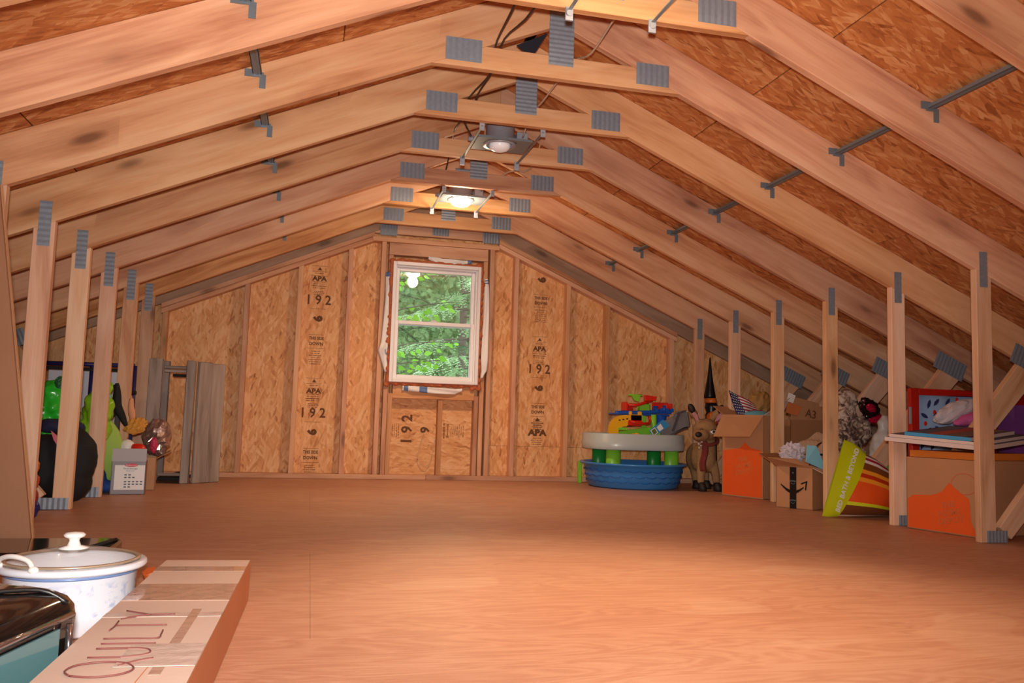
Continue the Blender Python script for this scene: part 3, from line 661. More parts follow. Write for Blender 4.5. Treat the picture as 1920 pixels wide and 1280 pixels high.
m.bounds((1.745, yg+.07, zt+.225), (1.885, yg+.11, zt+.292), bev=.006); m.bounds((1.865, yg-.0, zt+.22), (1.885, yg+.1, zt+.285), bev=.004)
m.tube([(1.50, yg-.06, zt+.13), (1.53, yg-.075, zt+.125), (1.60, yg-.07, zt+.115), (1.66, yg-.04, zt+.12), (1.69, yg+.0, zt+.14), (1.69, yg+.02, zt+.18)], .012, 8); m.bounds((1.475, yg-.065, zt+.095), (1.60, yg-.052, zt+.14), bev=.006)
P('red_ramp', m, RED, ga)
m = MB(); m.bounds((1.585, yg+.0, zt+.20), (1.695, yg+.03, zt+.285), bev=.012); m.slab([(1.52, yg-.01, zt+.345), (1.60, yg-.01, zt+.345), (1.585, yg-.01, zt+.29), (1.55, yg-.01, zt+.30)], .02); m.bounds((1.50, yg, zt+.335), (1.625, yg+.02, zt+.35), bev=.004)
m.cyl((1.72, yg-.0, zt-.0), (1.72, yg+.0, zt+.19), .024); m.bounds((1.62, yg+.01, zt+.02), (1.66, yg+.03, zt+.19), bev=.004); m.slab([(1.40, yg-.02, zt+.045), (1.68, yg-.02, zt+.09), (1.73, yg-.02, zt+.02), (1.40, yg-.02, zt+.0)], .03)
m.slab([(1.655, yg-.045, zt+.0), (1.745, yg-.045, zt+.0), (1.745, yg-.045, zt+.08), (1.70, yg-.045, zt+.09)], .03)
for k in range(4): m.cyl((1.405+k*.02, yg-.055, zt+.07), (1.405+k*.02, yg-.03, zt+.07), .011)
P('green_tower', m, GREEN, ga)
m = MB(); m.ell((1.535, yg-.07, zt+.02), (.045, .02, .018)); m.cyl((1.535, yg-.085, zt+.035), (1.60, yg-.075, zt+.012), .008); P('yellow_car', m, YEL, ga)
# packaged fabric on the table
pk = T('fabric_package', 'grey folded fabric package with blue and white card label, leaning on play table', 'package', (1.84, 6.20, .42))
GFAB = plain('grey_fabric', hx(120, 116, 118), .8, 0, .2, 20, .4)
m = MB(); m.box((1.85, 6.21, .50), (.25, .06, .13), rot=(0, -.45, 0), bev=.02); m.box((1.93, 6.22, .545), (.12, .07, .15), rot=(0, -.15, .1), bev=.02); P('fabric', m, GFAB, pk)
m = MB(); m.box((1.86, 6.178, .53), (.020, .012, .16), rot=(0, .35, 0)); P('band', m, plain('dark_band', hx(70, 70, 74), .7), pk)
m = MB(); m.slab([(1.625, 6.165, .455), (1.66, 6.165, .405), (1.80, 6.165, .50), (1.74, 6.165, .545)], .004); lb = P('card_label', m, plain('label_blue', hx(54, 146, 206), .4), pk, 'blue card label')
m = MB(); m.slab([(1.632, 6.158, .455), (1.662, 6.158, .413), (1.70, 6.158, .44), (1.67, 6.158, .482)], -.001); m.slab([(1.685, 6.158, .482), (1.712, 6.158, .45), (1.745, 6.158, .475), (1.718, 6.158, .512)], -.001); P('label_panel', m, WHITE, lb)
m = MB(); m.slab([(1.640, 6.156, .454), (1.662, 6.156, .423), (1.69, 6.156, .442), (1.668, 6.156, .474)], -.001); P('label_swatch', m, plain('swatch_green', hx(96, 120, 60), .5), lb)

# ------------------------------------------------------------ deer decoration
FUR = plain('burlap_fur', hx(158, 122, 82), .85, 0, .25, 60, .5); PINK = plain('ear_pink', hx(214, 150, 156), .7); HOOF = plain('hoof', hx(34, 26, 24), .6)
de = T('deer_figure', 'brown fabric deer decoration with pink-lined ears standing between pool and orange-printed box', 'decoration', (2.06, 6.02, 0))
m = MB()
m.ell((2.035, 6.02, .475), (.098, .10, .090)); m.ell((1.965, 5.955, .435), (.066, .075, .052)); m.ell((1.925, 5.915, .425), (.038, .042, .036))   # head, muzzle
m.tube([(2.06, 6.04, .48), (2.07, 6.06, .38), (2.07, 6.08, .27)], lambda t: .05+.035*t, 12); m.ell((2.07, 6.13, .25), (.085, .16, .12)); m.ell((2.07, 6.24, .25), (.085, .10, .12))
for x, y in ((2.00, 6.02), (2.13, 6.02), (2.06, 6.24), (2.15, 6.24)):
    m.tube([(x+(.02 if x < 2.06 else -.02), y+.02, .22), (x, y, .12), (x, y-.01, .055)], lambda t: .042-.016*t, 10)
for s in (-1, 1): m.tube([(2.03+s*.055, 6.03, .54), (2.03+s*.085, 6.02, .585), (2.03+s*.115, 6.01, .625), (2.03+s*.125, 6.0, .645)], lambda t: (.022, .034, .028, .006)[min(3, int(t*3.99))] if 1 else 0, 8)
b = P('body', m, FUR, de); mod_remesh(b, .011)
for s in (-1, 1):
    m = MB(); m.slab([(2.03+s*.070, 5.984, .540), (2.03+s*.10, 5.98, .552), (2.03+s*.134, 5.968, .595), (2.03+s*.118, 5.968, .612), (2.03+s*.088, 5.972, .59)], -.006); P('inner_ear', m, PINK, de)
    m = MB(); m.ell((2.03+s*.124, 5.998, .636), (.026, .026, .042), rot=(0, s*.5, 0)); P('ear_tip', m, HOOF, de)
m = MB(); m.ell((1.912, 5.885, .438), (.028, .020, .022)); P('nose', m, HOOF, de)
for x, y in ((1.955, 5.928), (2.052, 5.912)):
    m = MB(); m.ell((x+.0, y+.008, .462), (.024, .012, .017)); e = P('eye', m, WHITE, de, 'white eye with dark pupil')
    m = MB(); m.ell((x, y-.003, .462), (.011, .004, .012)); m.tube([(x-.024, y-.0, .470), (x, y-.008, .481), (x+.026, y+.0, .473)], .003, 6); P('pupil', m, HOOF, e)
for x, y in ((2.00, 6.0), (2.13, 6.0), (2.06, 6.225), (2.15, 6.225)):
    m = MB(); m.ring([[V((x+math.cos(a)*r, y-.012*q+math.sin(a)*r*1.2, z)) for a in [2*pi*i/12 for i in range(12)]] for z, r, q in ((.002, .033, 1), (.03, .031, 1), (.062, .024, .5), (.07, .015, 0))]); P('hoof', m, HOOF, de)
m = MB(); m.tube([(1.99, 5.985, .40), (2.03, 5.97, .36), (2.10, 5.98, .37), (2.15, 6.04, .40), (2.10, 6.12, .40), (2.02, 6.1, .40), (1.985, 6.03, .41), (1.99, 5.985, .40)], .014, 8)
m.grid(lambda u, v: (1.975+.055*v+.012*math.sin(u*6), 5.972-.012*u+.006*math.sin(v*7), .385-.23*u), 10, 4, .006); P('scarf', m, plain('scarf_brown_red', hx(124, 52, 40), .85, 0, .15, 30, .3), de, 'brown red scarf')
be = MB()
for q in ((1.950, 5.955, .365), (1.972, 5.95, .382), (1.952, 5.95, .335), (1.968, 5.955, .352)): be.ell(q, .011, nu=10, nv=6)
P('silver_berries', be, plain('berry', hx(220, 210, 206), .2, .6), de)

# ------------------------------------------------------------ tall black and orange tool
ORP = plain('tool_orange', hx(222, 112, 36), .4)
bl = T('leaf_blower', 'tall black and orange garden tool with pointed black nozzle upright behind the deer', 'tool', (2.36, 6.50, .0))
m = MB(); m.lathe((2.315, 6.5, 0), [(.001, 1.09), (.006, 1.08), (.022, .92), (.042, .80), (.05, .76), (.05, .74), (0, .738)], 16); P('nozzle', m, BLACK, bl)
m = MB(); m.lathe((2.325, 6.5, 0), [(0, .74), (.047, .74), (.052, .72), (.052, .705), (.05, .70), (0, .70)], 16); P('collar_ring', m, ORP, bl, 'orange ring')
m = MB(); m.lathe((2.33, 6.5, 0), [(0, .70), (.048, .70), (.055, .66), (.04, .62), (.05, .60), (.05, .3), (.06, .02), (0, .002)], 16); m.ell((2.345, 6.49, .66), (.055, .05, .03)); P('tube_body', m, BLACK, bl)
m = MB(); m.ell((2.355, 6.47, .575), (.085, .05, .06)); m.bounds((2.28, 6.44, .47), (2.31, 6.48, .60), bev=.006); P('motor_housing', m, ORP, bl, 'orange housing')
m = MB(); m.ell((2.375, 6.43, .54), (.035, .02, .03)); P('cap_detail', m, plain('dull_red', hx(150, 56, 44), .5), bl)

# ------------------------------------------------------------ cardboard boxes, right
def v2(a, k): return V((a[0]*k, a[1]*k, 0))
b1 = T('cardboard_box', 'tall open cardboard box with orange print, its flap folded down, flag sticking out', 'box', (2.13, 5.55, 0))
p1 = V((2.15, 5.35, .001)); u1 = V((-.140, .345, 0)); v1 = V((.185, .075, 0)); h1 = .595
crate(b1, p1, u1, v1, h1, CARD)
q0, q1 = p1+u1, p1
def face(nm, pts, off=.0012, mat=ORNG, lab=None): # print on the left face: s from back corner to front corner
    return decal(nm, b1, q0, q1, q0+V((0, 0, h1)), pts, mat, off, lab)
face('orange_print', [(.03, .02), (.97, .02), (.95, .56), (.90, .585), (.70, .60), (.56, .665), (.45, .59), (.25, .575), (.03, .555)], lab='orange printed shape')
nf = (q1-q0).cross(V((0, 0, 1))).normalized()
for i, s in enumerate(('THE', 'HOME', 'DEPOT')): text('logo_lettering', s, .05, plain('faded_print', hx(214, 116, 62), .6), b1, q0+(q1-q0)*(.52+.02*i)+V((0, 0, .27-.042*i))+nf*.0024, (q1-q0)+V((0, 0, .08)), (0, 0, 1), bold=.001)
tp = V((0, 0, h1)); out = V((-.925, -.375, 0))
m = MB(); a_, c_ = q0+tp, q1+tp; m.slab([a_, c_, c_+out*.11+V((-.03, 0, -.155)), a_+out*.10+V((.0, -.0, -.165))], .004); P('flap', m, CARD, b1, 'flap folded outward and down')
fb = p1+v1+tp; m = MB(); m.slab([p1+tp, fb, fb+V((.06, -.03, .14)), p1+tp+V((.04, -.02, .03))], .004); P('flap', m, CARDG, b1)
m = MB(); m.slab([p1+u1+tp, p1+u1+v1+tp, p1+u1+v1+tp+V((-.03, .09, .06)), p1+u1+tp+V((-.03, .09, .06))], .004); P('flap', m, CARD, b1)
# flag
FW = plain('flag_white', hx(232, 226, 224), .7); FR = plain('flag_red', hx(170, 36, 56), .7); FN = plain('flag_navy', hx(36, 40, 84), .7)
fa, fbp, fc, fd = (2.02, 5.62, .775), (2.08, 5.58, .57), (2.28, 5.60, .585), (2.235, 5.64, .685)
fl_ = T('flag', 'folded stars and stripes flag poking out of the tall open box', 'flag', (2.1, 5.6, .57))
def fpt(u, v):
    p = quadpt(fa, fd, fc, fbp, u, v); return (p.x, p.y+.012*math.sin(u*7+v*3), p.z)
m = MB(); m.grid(fpt, 26, 26, .003, mis=lambda i, j: 2 if i < 11 and j < 26 and i < 9+.0*j else (1 if (j*13//26) % 2 == 0 else 0)); P('flag_cloth', m, [FW, FR, FN], fl_)
m = MB()
for i in range(5):
    for j in range(9):
        u = (i+.5+.4*(j % 2))*.062+.015; v = (j+.5)/9.3; q = V(fpt(u, v))+V((0, -.0045, 0)); pts = [q+V((math.cos(a)*r, 0, math.sin(a)*r)) for a, r in [(pi/2+2*pi*k/10, .0055 if k % 2 == 0 else .0025) for k in range(10)]]; m.slab(pts, .0006)
P('stars', m, FW, fl_, kind='stuff')
AQ = plain('aqua_cloth', hx(96, 160, 172), .8, 0, .15, 20, .3)
aq = T('cloth', 'aqua blue cloth hanging over the corner of the tall open box', 'cloth', (2.24, 5.5, .57))
m = MB(); m.ell((2.22, 5.56, .60), (.10, .05, .035)); b = P('cloth_bundle', m, AQ, aq); mod_noise(b, .03, .03)
m = MB(); m.grid(lambda u, v: (2.225+.03*v+.02*u, 5.37+.05*v-.01*u, .615-.10*u), 6, 4, .004); P('hanging_corner', m, plain('teal_cloth', hx(58, 132, 154), .7), aq)
m = MB(); m.tube([(2.16, 5.55, .615), (2.19, 5.55, .63), (2.22, 5.54, .622), (2.25, 5.55, .63)], .009, 8); tag(P('ribbon', m, plain('crimson', hx(150, 24, 50), .5), base=(2.2, 5.55, .61)), 'crimson ribbon loop beside the flag in the tall open box', 'ribbon')

# A3 carton at the back and torn cardboard
a3 = T('cardboard_box', 'brown carton marked A3 standing behind the posts with its flaps raised', 'box', (2.55, 5.55, 0))
p3 = V((2.44, 5.47, .001)); u3 = V((.33, .05, 0)); v3 = V((-.05, .33, 0))
crate(a3, p3, u3, v3, .57, CARDD)
tz = V((0, 0, .57)); m = MB(); m.slab([p3+tz, p3+u3+tz, p3+u3+tz+V((-.05, .03, .13)), p3+tz+V((.05, .05, .17))], .004); P('flap', m, CARD, a3, 'raised flap with handwritten mark')
m = MB(); m.slab([p3+u3+tz, p3+u3+v3+tz, p3+u3+v3+tz+V((.10, -.0, .10)), p3+u3+tz+V((.09, 0, .12))], .004); P('flap', m, CARDD, a3)
text('lettering', 'A3', .085, INK, a3, (2.60, 5.457, .615), (1, .1, -.22), (.2, .1, 1), bold=.001)
m = MB(); m.slab([(2.37, 5.40, .70), (2.50, 5.41, .665), (2.45, 5.40, .60), (2.36, 5.40, .62)], .004); P('orange_patch', m, plain('carton_orange', hx(196, 112, 60), .6), a3)
m = MB(); m.slab([(2.375, 5.39, .765), (2.43, 5.39, .745), (2.41, 5.39, .69), (2.36, 5.39, .705)], .002); pl_ = P('paper_label', m, WHITE, a3, 'torn white paper label')
for i in range(4):
    m = MB(); m.slab([(2.378-.005*i, 5.3875, .752-.012*i), (2.42-.004*i, 5.3875, .736-.012*i), (2.42-.004*i, 5.3875, .734-.012*i), (2.378-.005*i, 5.3875, .750-.012*i)], -.0005); P('label_line', m, INK2, pl_)
crumple('kraft_paper', 'crumpled yellowish paper heaped behind the tall open box', 'paper', (2.36, 5.75, .68), (.10, .06, .10), plain('yellow_kraft', hx(160, 118, 62), .7), 4, .4)
tk = T('cardboard_box', 'plain brown carton behind the tall open box, under the yellowish paper', 'box', (2.42, 5.88, 0)); crate(tk, (2.28, 5.88, .001), (.32, 0, 0), (0, .26, 0), .56, CARDD)
m = MB(); m.slab([(2.28, 5.88, .56), (2.60, 5.88, .56), (2.58, 5.82, .70), (2.33, 5.82, .72)], .004); P('flap', m, CARDD, tk)

# smile box
sb = T('cardboard_box', 'open cardboard box with black tape strip and curved arrow, stuffed with tissue paper', 'box', (2.15, 4.85, 0))
p4 = V((2.115, 4.70, .001)); u4 = V((-.135, .205, 0)); v4 = V((.22, .145, 0)); h4 = .265
crate(sb, p4, u4, v4, h4, CARD)
A0, B0 = p4+u4, p4; D0 = A0+V((0, 0, h4))
def onf(s, r): return A0+(B0-A0)*s+V((0, 0, h4*r))
nrm4 = (B0-A0).cross(V((0, 0, 1))).normalized()
decal('black_tape', sb, A0, B0, D0, [(.38, 0.0), (.56, 0.0), (.56, 1.0), (.38, 1.0)], BLACK, .001, 'black printed tape')
m = MB(); pts = [onf(.14+.62*t, .56-.17*math.sin(pi*t*.93)-.0*t)+nrm4*.003 for t in [i/10 for i in range(11)]]
for a, b, i in zip(pts, pts[1:], range(10)): 
    wv = .004+.007*math.sin(pi*(i+.5)/10); m.slab([a+V((0, 0, -wv)), b+V((0, 0, -wv)), b+V((0, 0, wv)), a+V((0, 0, wv))], .0008)
e = onf(.80, .57)+nrm4*.003; d_ = (B0-A0).normalized()
for q in ([(-.030, .012), (.012, .030), (.014, .022), (-.026, .004)], [(.014, .030), (.006, -.030), (-.002, -.028), (.004, .024)]): m.slab([e+d_*x+V((0, 0, z)) for x, z in q], .0008)
P('arrow_print', m, BLACK, sb, 'curved smile arrow')
LB = plain('tape_print', hx(120, 140, 146), .6)
for r_ in (.86, .40): text('tape_print', 'o', .022, LB, sb, onf(.47, r_)+nrm4*.0026, d_, (0, 0, 1))
for r_ in (.66, .20):
    text('tape_print', 'prime', .018, LB, sb, onf(.47, r_)+nrm4*.0026, d_, (0, 0, 1), w=.9)
    m = MB(); m.tube([onf(.42+.1*t, r_-.05-.03*math.sin(pi*t))+nrm4*.003 for t in (0, .25, .5, .75, 1)], .0012, 4); P('tape_print', m, LB, sb)
z4 = V((0, 0, h4)); no4 = V((-.83, -.55, 0))
m = MB(); m.slab([A0+z4, B0+z4, B0+z4+no4*.12+V((-.0, .10, .055)), A0+z4+no4*.12+V((0, .0, .055))], .004); P('flap', m, CARD, sb, 'flap tipped outward')
m = MB(); m.slab([A0+z4, A0+v4+z4, A0+v4+z4+V((-.06, .10, .07)), A0+z4+V((-.07, .10, .07))], .004); P('flap', m, CARDD, sb)
m = MB(); m.slab([B0+z4, B0+v4+z4, B0+v4+z4+V((.07, -.08, -.05)), B0+z4+V((.07, -.08, -.05))], .004); P('flap', m, CARDG, sb)
LBL = plain('pale_blue_paper', hx(128, 196, 216), .6)
m = MB(); m.slab([(2.10, 4.76, .30), (2.235, 4.73, .245), (2.20, 4.79, .40), (2.15, 4.82, .405)], .003); tag(P('paper', m, LBL, base=(2.15, 4.77, .27)), 'folded pale blue paper sticking out of the arrow-marked box', 'paper')
TIS = plain('tissue_dots', hx(206, 198, 206), .7, 0, .2, 90, .3)
crumple('tissue_paper', 'white speckled tissue paper crumpled in the arrow-marked box', 'paper', (2.075, 4.87, .345), (.075, .055, .06), TIS, 9, 1.0, freq=14, nu=30, nv=18)
KR = plain('kraft', hx(178, 142, 112), .75, 0, .1, 12, .4)
def kp(u, v): return (2.14+.32*u-.02*v, 4.93-.02*u+.05*v, .34+.14*math.sin(pi*min(1, u*1.15)*.62)+.012*math.sin(u*14+v*5)-.06*(1-v))
m = MB(); m.grid(kp, 16, 8, .003, smooth=False); tag(P('packing_paper', m, KR, base=(2.3, 4.93, .30)), 'crumpled brown packing paper arching out of the box behind the arrow-marked one', 'paper')
k2 = T('cardboard_box', 'dark brown carton with white label behind the yellow-green bag', 'box', (2.45, 5.05, 0)); crate(k2, (2.30, 5.02, .001), (.20, .0, 0), (0, .22, 0), .33, CARD)
m = MB(); m.bounds((2.30, 5.0, .332), (2.50, 5.03, .345)); P('black_liner', m, BLACKM, k2)
m = MB(); m.bounds((2.43, 5.016, .245), (2.495, 5.0195, .295)); P('paper_label', m, WHITE, k2, 'white paper label')

# ------------------------------------------------------------ striped shopping bag
bagc = [hx(196, 206, 24), hx(186, 52, 22), hx(118, 66, 34), hx(226, 214, 206), hx(160, 34, 60), hx(232, 148, 40), hx(226, 84, 30), hx(210, 216, 40)]
bm_ = [plain('bag_%s' % n, c, .22, 0, .05, 15, .35, coat=.4) for n, c in zip(('lime', 'red', 'brown', 'cream', 'maroon', 'amber', 'orange', 'yellow'), bagc)]
bg = T('shopping_bag', 'stuffed plastic shopping bag with yellow-green band and coloured stripes lying on its side', 'bag', (2.2, 4.38, 0))
sec = [((1.93, 4.33, .01), (2.10, 4.36, .455), .008), ((1.97, 4.33, .005), (2.16, 4.37, .44), .02), ((2.005, 4.34, .004), (2.21, 4.38, .415), .035), ((2.035, 4.35, .003), (2.262, 4.39, .375), .055), ((2.10, 4.36, .003), (2.33, 4.40, .345), .10), ((2.19, 4.37, .003), (2.40, 4.41, .30), .13), ((2.29, 4.38, .003), (2.47, 4.42, .235), .125), ((2.38, 4.39, .004), (2.51, 4.42, .165), .09), ((2.43, 4.39, .01), (2.52, 4.42, .10), .03)]
loops = []; N = 48
for k, (a, b, th) in enumerate(sec):
    a, b = V(a), V(b); c = (a+b)/2; e = (b-a)/2; lp = []
    for j in range(N):
        q = 2*pi*j/N; s = math.sin(q); cs = math.cos(q)
        wr = 1+.04*math.sin(q*5+k*1.7)*(k > 2)
        lp.append(c-e*cs+V((0, -1, .06))*th*s*wr*(1 if s > 0 else .6))
    loops.append([V((p.x, p.y, max(p.z, .002))) for p in lp])
# stripe across the front half: j 0..24 runs bottom -> top on the camera side
front = [7, 5, 3, 2, 2, 2, 2, 7, 6, 6, 6, 6, 6, 5, 1, 5, 2, 2, 3, 4, 3, 2, 1, 2]
def bmis(i, j):
    if i < 3: return 0
    return front[j if j < 24 else 47-j]
m = MB(); m.ring(loops[:4], 0, caps=False); P('band', m, bm_[0], bg, 'yellow-green hem band')
m = MB(); m.ring(loops[3:], 0, caps=False, mis=lambda i, j: bmis(i+3, j)); P('bag_body', m, bm_, bg, 'striped body')
lc = (V(sec[1][0])+V(sec[1][1]))/2+(V(sec[2][0])-V(sec[1][0]))*.6; ld = (V(sec[1][1])-V(sec[1][0])).normalized()
text('lettering', 'BED BATH & BEYOND', .040, WHITE, bg, lc+V((0.0, -.046, 0)), ld, (-ld.z, 0, ld.x), bold=.001, w=1.02)
# mottled plush bag, foil, plastic bags
t = NT('mottled_plush'); a = t.noise(t.coord((1, 1, 1)), 22, 3, .6, 1.0)
t.l(t.ramp(a, [(.40, hx(78, 58, 50)), (.50, hx(150, 122, 106)), (.58, hx(206, 186, 170))]), t.b.inputs['Base Color']); t.b.inputs['Roughness'].default_value = .9; t.bump(a, .6, .02); PLUSH = t.m
pb = MB(); pb.ell((2.66, 5.16, .40), (.13, .10, .16)); pb.ell((2.65, 5.16, .60), (.11, .09, .10)); pb.ell((2.67, 5.14, .72), (.075, .07, .075)); pb.ell((2.68, 5.14, .28), (.15, .11, .14)); pb.ell((2.68, 5.15, .13), (.17, .13, .13)); pb.ell((2.80, 5.14, .52), (.06, .06, .10))
pb = P('plush_bundle', pb, PLUSH, base=(2.68, 5.15, 0)); mod_remesh(pb, .015); mod_noise(pb, .05, .06); tag(pb, 'mottled cream and brown furry bundle behind the second big post from the right', 'bundle')
FOIL = plain('dark_foil', hx(60, 40, 44), .15, .8, .3, 20, .5); PF = plain('pink_foil', hx(210, 30, 80), .15, .6, .2, 20, .4)
crumple('foil_bag', 'shiny dark foil bag with glints on top of the furry bundle', 'bag', (2.79, 5.05, .66), (.085, .04, .06), FOIL, 12, .5, rot=(0, .7, 0))
crumple('foil_wrap', 'pink shiny foil patch beside the furry bundle', 'wrapping', (2.765, 5.0, .665), (.035, .02, .025), PF, 15, .5, rot=(0, .5, 0))
crumple('foil_wrap', 'dark pink and grey foil scrap below the shiny dark foil bag', 'wrapping', (2.83, 5.04, .595), (.05, .03, .028), PF, 19, .6, rot=(0, -.3, 0))
WBAG = plain('translucent_bag', hx(190, 186, 184), .4, 0, .05, 12, .4)
wb_ = MB(); wb_.ell((2.80, 4.92, .36), (.10, .08, .17)); wb_.ell((2.815, 4.92, .54), (.06, .05, .07)); wb_.ell((2.815, 4.92, .60), (.03, .03, .03)); wb_.ell((2.82, 4.92, .14), (.13, .10, .14))
wb_ = P('plastic_bag', wb_, WBAG, base=(2.81, 4.92, 0)); mod_remesh(wb_, .015); mod_noise(wb_, .03, .05); tag(wb_, 'greyish white plastic bag standing left of the second post from the right', 'bag')
GB = plastic('green_bag', hx(112, 210, 40))
gb_ = MB(); gb_.ell((2.42, 4.68, .33), (.08, .06, .06)); gb_.ell((2.50, 4.68, .28), (.11, .08, .07)); gb_.ell((2.60, 4.68, .2), (.12, .09, .10)); gb_.ell((2.6, 4.68, .1), (.12, .09, .1))
gb_ = P('plastic_bag', gb_, GB, base=(2.55, 4.68, 0)); mod_remesh(gb_, .013); mod_noise(gb_, .03, .04); tag(gb_, 'bright green plastic bag behind the striped shopping bag', 'bag')
m = MB(); m.box((2.50, 4.48, .045), (.12, .10, .085), bev=.012, rz=.2); tag(P('small_tub', m, plain('slate_blue', hx(106, 132, 160), .5), base=(2.5, 4.48, 0)), 'small slate blue tub between striped bag and post', 'tub')

# ------------------------------------------------------------ right: closed box, canvases, framed panels
b2 = T('cardboard_box', 'cardboard box with orange print under the white canvases, between the two nearest right posts', 'box', (2.4, 3.85, 0))
p5 = V((2.245, 3.56, .001)); u5 = V((-.095, .345, 0)); v5 = V((.46, .127, 0)); h5 = .375
p5 = V((2.255, 3.50, .001)); u5 = V((-.10, .40, 0))
crate(b2, p5, u5, v5, h5, CARD)
m = MB(); tz = V((0, 0, h5)); m.slab([p5+tz, p5+v5+tz, p5+v5+u5+tz, p5+u5+tz], .004); P('lid', m, CARD, b2)
Q0, Q1 = p5+u5, p5
decal('orange_print', b2, Q0, Q1, Q0+V((0, 0, h5)), [(.02, .02), (.96, .02), (.88, .20), (.86, .50), (.76, .56), (.60, .69), (.50, .56), (.36, .50), (.10, .48), (.02, .42)], ORNG, .0012, 'orange printed shape')
m = MB(); lp = [Q0+(Q1-Q0)*(.80+.17*math.cos(a))+V((0, 0, h5*(.69+.14*math.sin(a))))+(Q1-Q0).cross(V((0, 0, 1))).normalized()*.002 for a in [2*pi*i/20 for i in range(21)]]; m.tube(lp, .0012, 4, sub=1); P('ring_print', m, ORNG, b2)
nf5 = (Q1-Q0).cross(V((0, 0, 1))).normalized()
for i, s in enumerate(('THE', 'HOME', 'DEPOT')): text('logo_lettering', s, .045, plain('faded_print', hx(206, 108, 62), .6), b2, Q0+(Q1-Q0)*(.58+.02*i)+V((0, 0, .145-.038*i))+nf5*.0024, (Q1-Q0)+V((0, 0, .09)), (0, 0, 1), bold=.001)
# orange tray lid on it
OT = plain('orange_tray', hx(214, 122, 44), .5, 0, .1, 15)
m = MB(); o5 = V((0, 0, h5+.006)); a, b, c, d = p5+u5*.97+v5*.03+o5, p5+u5*.03+v5*.03+o5, p5+u5*.03+v5*.97+o5, p5+u5*.97+v5*.97+o5
m.slab([b, c, d, a], .035); tag(P('tray_lid', m, OT, base=(2.4, 3.8, h5)), 'flat orange-brown tray lying on the right orange-printed box', 'tray')
def canvas(name, label, c, u, v, th, edge, topm, parts_=()):
    t = T(name, label, 'canvas', c, 'stretched canvases on the right box'); c, u, v = V(c), V(u), V(v); n = u.cross(v).normalized()
    if n.z < 0: n = -n
    m = MB(); q = [c, c+u, c+u+v, c+v]; a = [m.b.verts.new(p) for p in q]; b = [m.b.verts.new(p+n*th) for p in q]
    m._f(a[::-1], 0); m._f(b, 1)
    for i in range(4): m._f([a[i], a[(i+1) % 4], b[(i+1) % 4], b[i]], edge[i] if isinstance(edge, (list, tuple)) else 0)
    P('stretched_canvas', m, topm, t); return t, c, u, v, n*th
NAVY = plain('canvas_navy', hx(58, 56, 90), .5); CW = plain('canvas_white', hx(226, 206, 196), .55); SKY = plain('canvas_sky', hx(70, 160, 208), .5); CG = plain('canvas_greybrown', hx(124, 104, 96), .6); CR = plain('canvas_rust', hx(176, 84, 66), .6)
zc = h5+.045
canvas('canvas', 'lowest and widest white-edged canvas in the stack on the right box', (2.245, 3.46, zc+.012), (-.20, .47, .030), (.62, .27, .05), .022, 0, [CW, NAVY])
canvas('canvas', 'middle thin white-edged canvas in the stack on the right box', (2.235, 3.475, zc+.036), (-.18, .43, .028), (.55, .24, .045), .016, 0, [CW, NAVY])
t_, c_, u_, v_, n_ = canvas('canvas', 'top canvas in the stack, sky blue edge, rust and grey stripes', (2.225, 3.52, zc+.056), (-.135, .31, .020), (.46, .20, .040), .018, [2, 0, 0, 0], [CW, NAVY, SKY])
for s0, s1, mt in ((.10, .40, CG), (.42, .66, CR), (.68, .92, plain('canvas_slate', hx(92, 100, 122), .6))):
    m = MB(); m.slab([c_+n_+u_*s0+v_*.03, c_+n_+u_*s0+v_*.97, c_+n_+u_*s1+v_*.97, c_+n_+u_*s1+v_*.03], .0008); P('painted_stripe', m, mt, t_)
# red framed panel with feather cloth
RF = plain('red_frame', hx(176, 26, 16), .4)
rf = T('framed_panel', 'red framed board lined with pale blue feather-print cloth, behind the canvases', 'frame', (2.8, 4.32, 0))
m = MB(); x0, x1, z0, z1 = 2.52, 3.10, .01, .775
m.bounds((x0, 4.30, z0), (x0+.055, 4.34, z1), bev=.004); m.bounds((x1-.055, 4.30, z0), (x1, 4.34, z1), bev=.004); m.bounds((x0+.05, 4.30, z1-.04), (x1-.05, 4.34, z1), bev=.004); m.bounds((x0+.05, 4.30, z0), (x1-.05, 4.34, z0+.05), bev=.004); P('frame', m, RF, rf)
PB = plain('feather_cloth', hx(150, 180, 216), .7, 0, .06, 8, .3)
m = MB(); m.grid(lambda u, v: (x0+.05+(x1-x0-.1)*u, 4.325+.008*math.sin(u*13), z0+.04+(z1-z0-.07)*v), 14, 6, .004); P('cloth_lining', m, PB, rf)
FNV = plain('feather_navy', hx(42, 48, 96), .6)
rr = random.Random(4)
for k in range(24):
    cx, cz, an = x0+.085+(k % 6)*.075+rr.uniform(-.014, .014)+.03*(k//6 % 2), .445+(k//6)*.082+rr.uniform(-.014, .014), rr.random()*3
    m = MB(); d = V((math.cos(an), 0, math.sin(an))); e = V((-d.z, 0, d.x)); c0 = V((cx, 4.308, cz)); L = .030
    m.slab([c0-d*L, c0-d*L*.3+e*.011, c0+d*L*.5+e*.010, c0+d*L, c0+d*L*.5-e*.010, c0-d*L*.3-e*.011], .0008); P('feather_print', m, FNV, rf)
for cx, cz in ((2.685, .635), (2.645, .50), (2.845, .715), (2.62, .565)):
    m = MB(); m.ell((cx, 4.306, cz), (.012, .002, .014), nu=8, nv=5); P('berry_print', m, RED, rf)
m = MB(); m.bounds((2.50, 4.296, .56), (2.515, 4.30, .66)); P('silver_hinge', m, CANM, rf)
crumple('tissue_paper', 'white tissue paper heap in front of the feather-print cloth', 'paper', (2.72, 4.17, .64), (.16, .05, .055), plain('tissue_white', hx(206, 196, 200), .8), 21, .35, rot=(0, -.35, 0))
